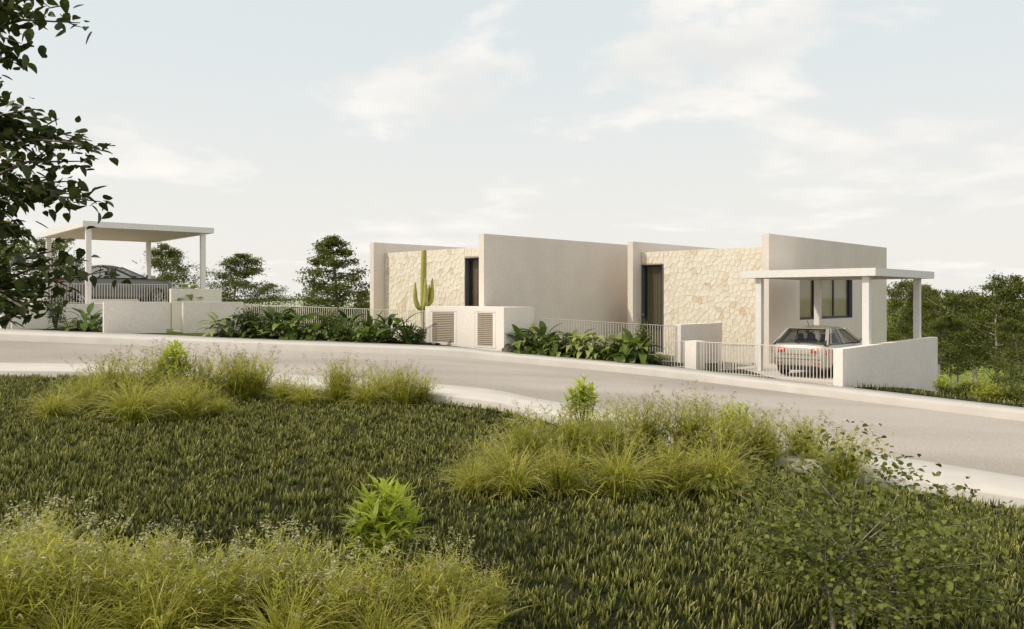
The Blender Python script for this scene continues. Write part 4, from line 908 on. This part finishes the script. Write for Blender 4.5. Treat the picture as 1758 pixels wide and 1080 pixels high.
for a in [(12,52,378,175,0,'broad tree behind the left end of the terrace',TG),(88,56,405,110,4,'rounded tree behind the grey car',TG),(300,48,420,115,3,'tree seen between the posts of the left carport',TG),(397,47,436,135,3,'spreading tree right of the left carport',TG),(455,52,487,105,4,'low tree trailing off right of the left carport',TG),
          (580,44,404,132,1,'pointed tree standing alone left of the stone houses',TG),(540,50,492,85,4,'low bushy tree at the foot of the pointed tree',TG),(628,52,498,70,0,'small tree tucked beside the left house wall',TG),
          (1545,52,482,95,2,'tree right behind the right house wall',TH),(1588,50,497,105,3,'tree seen beside the far carport post',TH),(1640,48,500,125,2,'pale-trunked tree right of the carport',TH),(1712,45,473,150,3,'tallest tree on the right slope',TH),(1770,46,488,120,2,'tree cut by the right picture edge',TH),(1610,44,540,110,3,'lower tree before the slope trees, near the carport',TH),(1675,55,505,130,2,'tree behind the pale-trunked ones on the right slope',TH),(1752,38,548,100,3,'low tree at right edge, nearest to the pavement',TH),(1570,58,490,110,3,'farthest tree behind the carport posts',TH)]:
    tree(*a)

# shrub in the right foreground: several pale stems, ivy-sized leaves
def heart(L=1.0, W=.85):
    v = [(0,0,0),(.26*W,.02,.05),(.5*W,.24,.07),(.46*W,.5,.05),(.22*W,.8,.0),(0,1,-.08),(-.22*W,.8,0),(-.46*W,.5,.05),(-.5*W,.24,.07),(-.26*W,.02,.05),(0,.4,-.02)]
    return [tuple(c*L for c in p) for p in v], [(i,i+1,10) for i in range(9)]+[(9,0,10)]
HV, HF = heart(); OV, OF = heart(1.0, .58)
def heart_cloud(pos, size, rs, hang=.5):
    n = len(pos); hv = np.array(HV); out_ = []
    th = rs.uniform(0,2*np.pi,n); el = rs.normal(-hang,.45,n); ro = rs.normal(0,.5,n); mats = []
    for i in range(n):
        mats.append(Matrix.Translation(Vector(pos[i])) @ Matrix.Rotation(th[i],4,'Z') @ Matrix.Rotation(el[i],4,'X') @ Matrix.Rotation(ro[i],4,'Y') @ Matrix.Scale(size*rs.uniform(.65,1.2),4))
    return mats
def place_leaves(mats, parent, mat, top=300, HV=HV, HF=HF):
    """the leaves that show largest are objects of their own, the rest one mesh"""
    wm = parent.matrix_world if parent.parent is None else None
    loc = Vector(parent.location); score = [-(m.to_scale().x/ max(.5,(m.translation+loc).y)) * (1 if (abs((m.translation+loc).x/(m.translation+loc).y) < .64) else .01) for m in mats]
    order = np.argsort(score); me = MB().add(HV, HF).mesh('leaf', mat, True)
    for i in order[:top]: o = link('leaf', me, parent); o.matrix_local = mats[i]
    hv = np.array(HV); V = []; Fq = []; c = 0; hf = np.array(HF)
    for i in order[top:]:
        m = np.array(mats[i]); V.append(hv @ m[:3,:3].T + m[:3,3]); Fq.append(hf+c); c += len(hv)
    if V: tag(link('foliage', npmesh('foliage', np.concatenate(V), np.concatenate(Fq), mat, smooth=True), parent), kind='stuff')
rs = np.random.default_rng(31)
bp = Vector((2.42, 5.75, 0)); bp.z = gz(bp.x, bp.y)
bs = thing('leafy_shrub', 'large leafy shrub with pale thin stems in the right foreground', 'shrub', bp); stm = MB(); pos = []
def bush_limb(a, b, r0, nleaf, sp=.11):
    mid = (Vector(a)+Vector(b))/2 + Vector((rs.normal(0,.09), rs.normal(0,.09), rs.normal(.0,.07)))
    stm.tube([a, mid, b], [r0, r0*.7, r0*.35], 6, False)
    for t in rs.uniform(.16,1.1,nleaf)**.5: q = Vector(a)*(1-t)**2+mid*2*t*(1-t)+Vector(b)*t*t; pos.append(np.array(q)+rs.normal(0,sp,3)*np.array((1,1,.6)))
roots = [((-.12,0,-.1),(-.19,.1,.62)),((.0,-.05,-.1),(-.06,0,.60)),((.28,.0,-.1),(.52,.05,.58)),((.2,.05,-.1),(.36,.1,.66))]
for a, b in roots: stm.tube([a, Vector(a).lerp(Vector(b),.5)+Vector((.02,0,0)), b], [.019,.016,.012], 7, False)
for i in range(64):
    a = roots[i % 4]; t = rs.uniform(.5,1); st_ = Vector(a[0]).lerp(Vector(a[1]), t); az = i*2.4+rs.normal(0,.2); rad = math.sqrt(rs.uniform(.05,1.0))
    z = rs.uniform(.48,1.38)*(1-.24*rad); e = Vector((math.cos(az)*rad*1.02+.06, math.sin(az)*rad*.95, z))
    bush_limb(st_, e, .0042, 90, .10)
for e in ((-.35,.3,1.36),(-.05,.35,1.45),(.25,.3,1.40),(.52,.2,1.22),(.85,.2,1.08),(-.6,.2,1.2)): bush_limb((.0,.1,.6), e, .005, 110, .10)
stm.build('stem', M_bark2, bs); pos = np.array(pos); pos[:,2] = np.maximum(pos[:,2], .05)
place_leaves(heart_cloud(pos, .042, rs, .35), bs, M_bush)
print('bush leaves', len(pos), [(o.name, len(o.data.polygons)) for o in bs.children if o.name.startswith('fol')])

# overhanging tree at the left edge
rs = np.random.default_rng(5)
tb = Vector((-6.1, 6.6, 0)); tb.z = gz(tb.x, tb.y)
tt_ = thing('tree', 'overhanging tree with dark heart-shaped leaves at the left edge', 'tree', tb); stm = MB(); pos = []
stm.tube([(0,0,-.3),(.05,0,1.6),(-.05,.1,3.2),(.1,0,5.2),(.15,.1,6.8)], [.20,.16,.13,.08,.03], 10, False); stm.build('trunk', M_bark, tt_); stm = MB()
def T(u, v, Yq):
    u = u*.80-8 if u > 0 else u
    return Vector(((u-CX)/F*Yq, Yq, (HZ-v)/F*Yq)) - tb
limbs = [((-60,505,6.3),2.3,[(60,446,6.1),(120,440,6.0),(150,455,5.8),(185,462,5.9),(80,470,6.4),(30,460,6.0),(100,425,6.3),(60,525,5.9),(115,535,5.8),(95,510,6.2),(20,520,6.1),(40,500,5.7),(5,545,6.0),(140,475,6.2),(5,470,6.3)]),
         ((-70,330,6.3),3.0,[(60,300,6.2),(120,300,6.0),(165,335,5.9),(190,338,6.1),(110,340,6.3),(50,350,6.0),(20,370,6.2),(90,270,5.8),(150,265,6.1),(25,300,6.4),(70,320,5.9),(130,320,6.2),(0,330,6.0),(20,400,6.0),(60,410,6.3),(5,420,6.2)]),
         ((-60,230,6.4),3.6,[(40,200,6.2),(90,190,6.0),(115,160,6.1),(60,155,5.9),(30,170,6.4),(120,235,6.3),(160,238,5.9),(175,242,6.1),(80,225,6.2),(20,235,5.8),(100,210,6.3),(0,200,6.0),(45,265,6.1)]),
         ((-60,60,6.3),4.6,[(30,20,6.2),(80,12,6.0),(120,8,6.1),(20,60,5.9),(45,75,6.3),(5,90,6.0),(60,-10,6.2),(0,30,6.1),(100,-25,5.9),(40,-40,6.2)]),
         ((-160,150,6.6),3.8,[(-120,100,6.9),(-80,200,7.2),(-140,260,6.2),(-110,30,6.6),(-60,120,7.4)]), ((-160,420,6.6),2.6,[(-110,380,7.0),(-70,440,7.2),(-130,500,6.2)])]
for st_, zt, tips in limbs:
    a = Vector((0.03, .03, zt)); m = T(*st_); stm.tube([a, a.lerp(m,.5)+Vector((0,0,.08)), m], [.06,.045,.03], 7, False)
    for tp_ in tips:
        e = T(*tp_) + Vector((0, rs.normal(0,.25), 0)); mid = m.lerp(e,.5)+Vector((0,rs.normal(0,.1),.05+rs.normal(0,.04))); stm.tube([m, mid, e], [.018,.011,.004], 5, False)
        for t in rs.uniform(.2,1.05,33)**.6: q = m*(1-t)**2+mid*2*t*(1-t)+e*t*t; pos.append(np.array(q)+rs.normal(0,.07,3)*np.array((1,1.6,.8)))
stm.build('branch', M_bark, tt_)
place_leaves(heart_cloud(np.array(pos), .105, rs, .3), tt_, M_fg, 300, OV, OF)
print('leaves', len(pos))

# ------------------------------------------------------------------ lawn
def lawn():
    rs = np.random.default_rng(3); Vs = []; Fs = []; As = []; off = 0
    for y0, y1, den, wd in ((3.2,7,760,.023),(7,11,650,.025),(11,16,560,.028),(16,26,460,.032)):
        area = (y1-y0)*2*(.68*y1+2.4); m = int(area*den); x = rs.uniform(-1,1,m)*(.68*y1+2.4); y = rs.uniform(y0,y1,m)
        k = (np.abs(x) < .68*y+2.2) & (y < yat(NF,x)-.03); x, y = x[k], y[k]
        # tufts: pull blades towards nearby tuft centres so that dark gaps open between them
        nt_ = int(len(x)/11); tcx = rs.choice(len(x), nt_, replace=False); tcx_, tcy_ = x[tcx].copy(), y[tcx].copy()
        own = rs.integers(0, nt_, len(x)); tx, ty = tcx_[own], tcy_[own]; hsh = rs.uniform(0,1,nt_)[own]
        loose = rs.uniform(0,1,len(x)) < .3; sp = .034*(.6+.8*hsh)
        x = np.where(loose, x, tx+rs.normal(0,1,len(x))*sp); y = np.where(loose, y, ty+rs.normal(0,1,len(x))*sp); tx = np.where(loose, x, tx); ty = np.where(loose, y, ty)
        k = y < yat(NF,x)-.03; x, y, tx, ty, hsh = x[k], y[k], tx[k], ty[k], hsh[k]
        n_ = len(x); z = hgt(x,y); pat = np.sin(x*1.3+1.7*np.sin(y*.9))*np.sin(y*1.1+1.3*np.sin(x*.7+2)); big = (.68+.6*hsh)*(1+.16*pat)
        az = np.arctan2(y-ty, x-tx)+rs.normal(0,.6,n_); L = rs.uniform(.06,.14,n_)*big; el = R(90)-np.abs(rs.normal(.08,.26,n_))
        V, Fq, al, _ = ribbons(az, el, L, np.full(n_,wd)*rs.uniform(.7,1.2,n_), rs.uniform(.1,.9,n_), np.stack([x,y,z-.01],1), 2, rs, rs.normal(0,.6,n_))
        Vs.append(V); Fs.append(Fq+off); As.append(al); off += len(V)
    m = npmesh('lawn_grass', np.concatenate(Vs), np.concatenate(Fs), M_lawn, np.concatenate(As)); print('lawn blades', len(m.polygons)//2)
    tag(link('lawn_grass', m), 'short dark green lawn grass between the camera and the kerb', 'grass', kind='stuff')
    # verge below the boundary wall and beyond the right pavement
    m_ = 9000; x = rs.uniform(9.0,20,m_); y = rs.uniform(15,27.5,m_); k = (y > yat(FB,x)+.05) & (y < yat(FB,x)+2.6); 
    dd = (x-W0.x)*(-dL.x)+(y-W0.y)*(-dL.y); k &= dd > .05; x, y = x[k], y[k]; n_ = len(x); z = hgt(x,y)
    V, Fq, al, _ = ribbons(rs.uniform(0,6.28,n_), R(90)-np.abs(rs.normal(.1,.35,n_)), rs.uniform(.10,.22,n_), np.full(n_,.02), rs.uniform(.1,.9,n_), np.stack([x,y,z-.01],1), 2, rs)
    tag(link('verge_grass', npmesh('verge_grass', V, Fq, M_lawn, al)), 'dark grass verge at the foot of the boundary wall', 'grass', kind='stuff')
lawn()
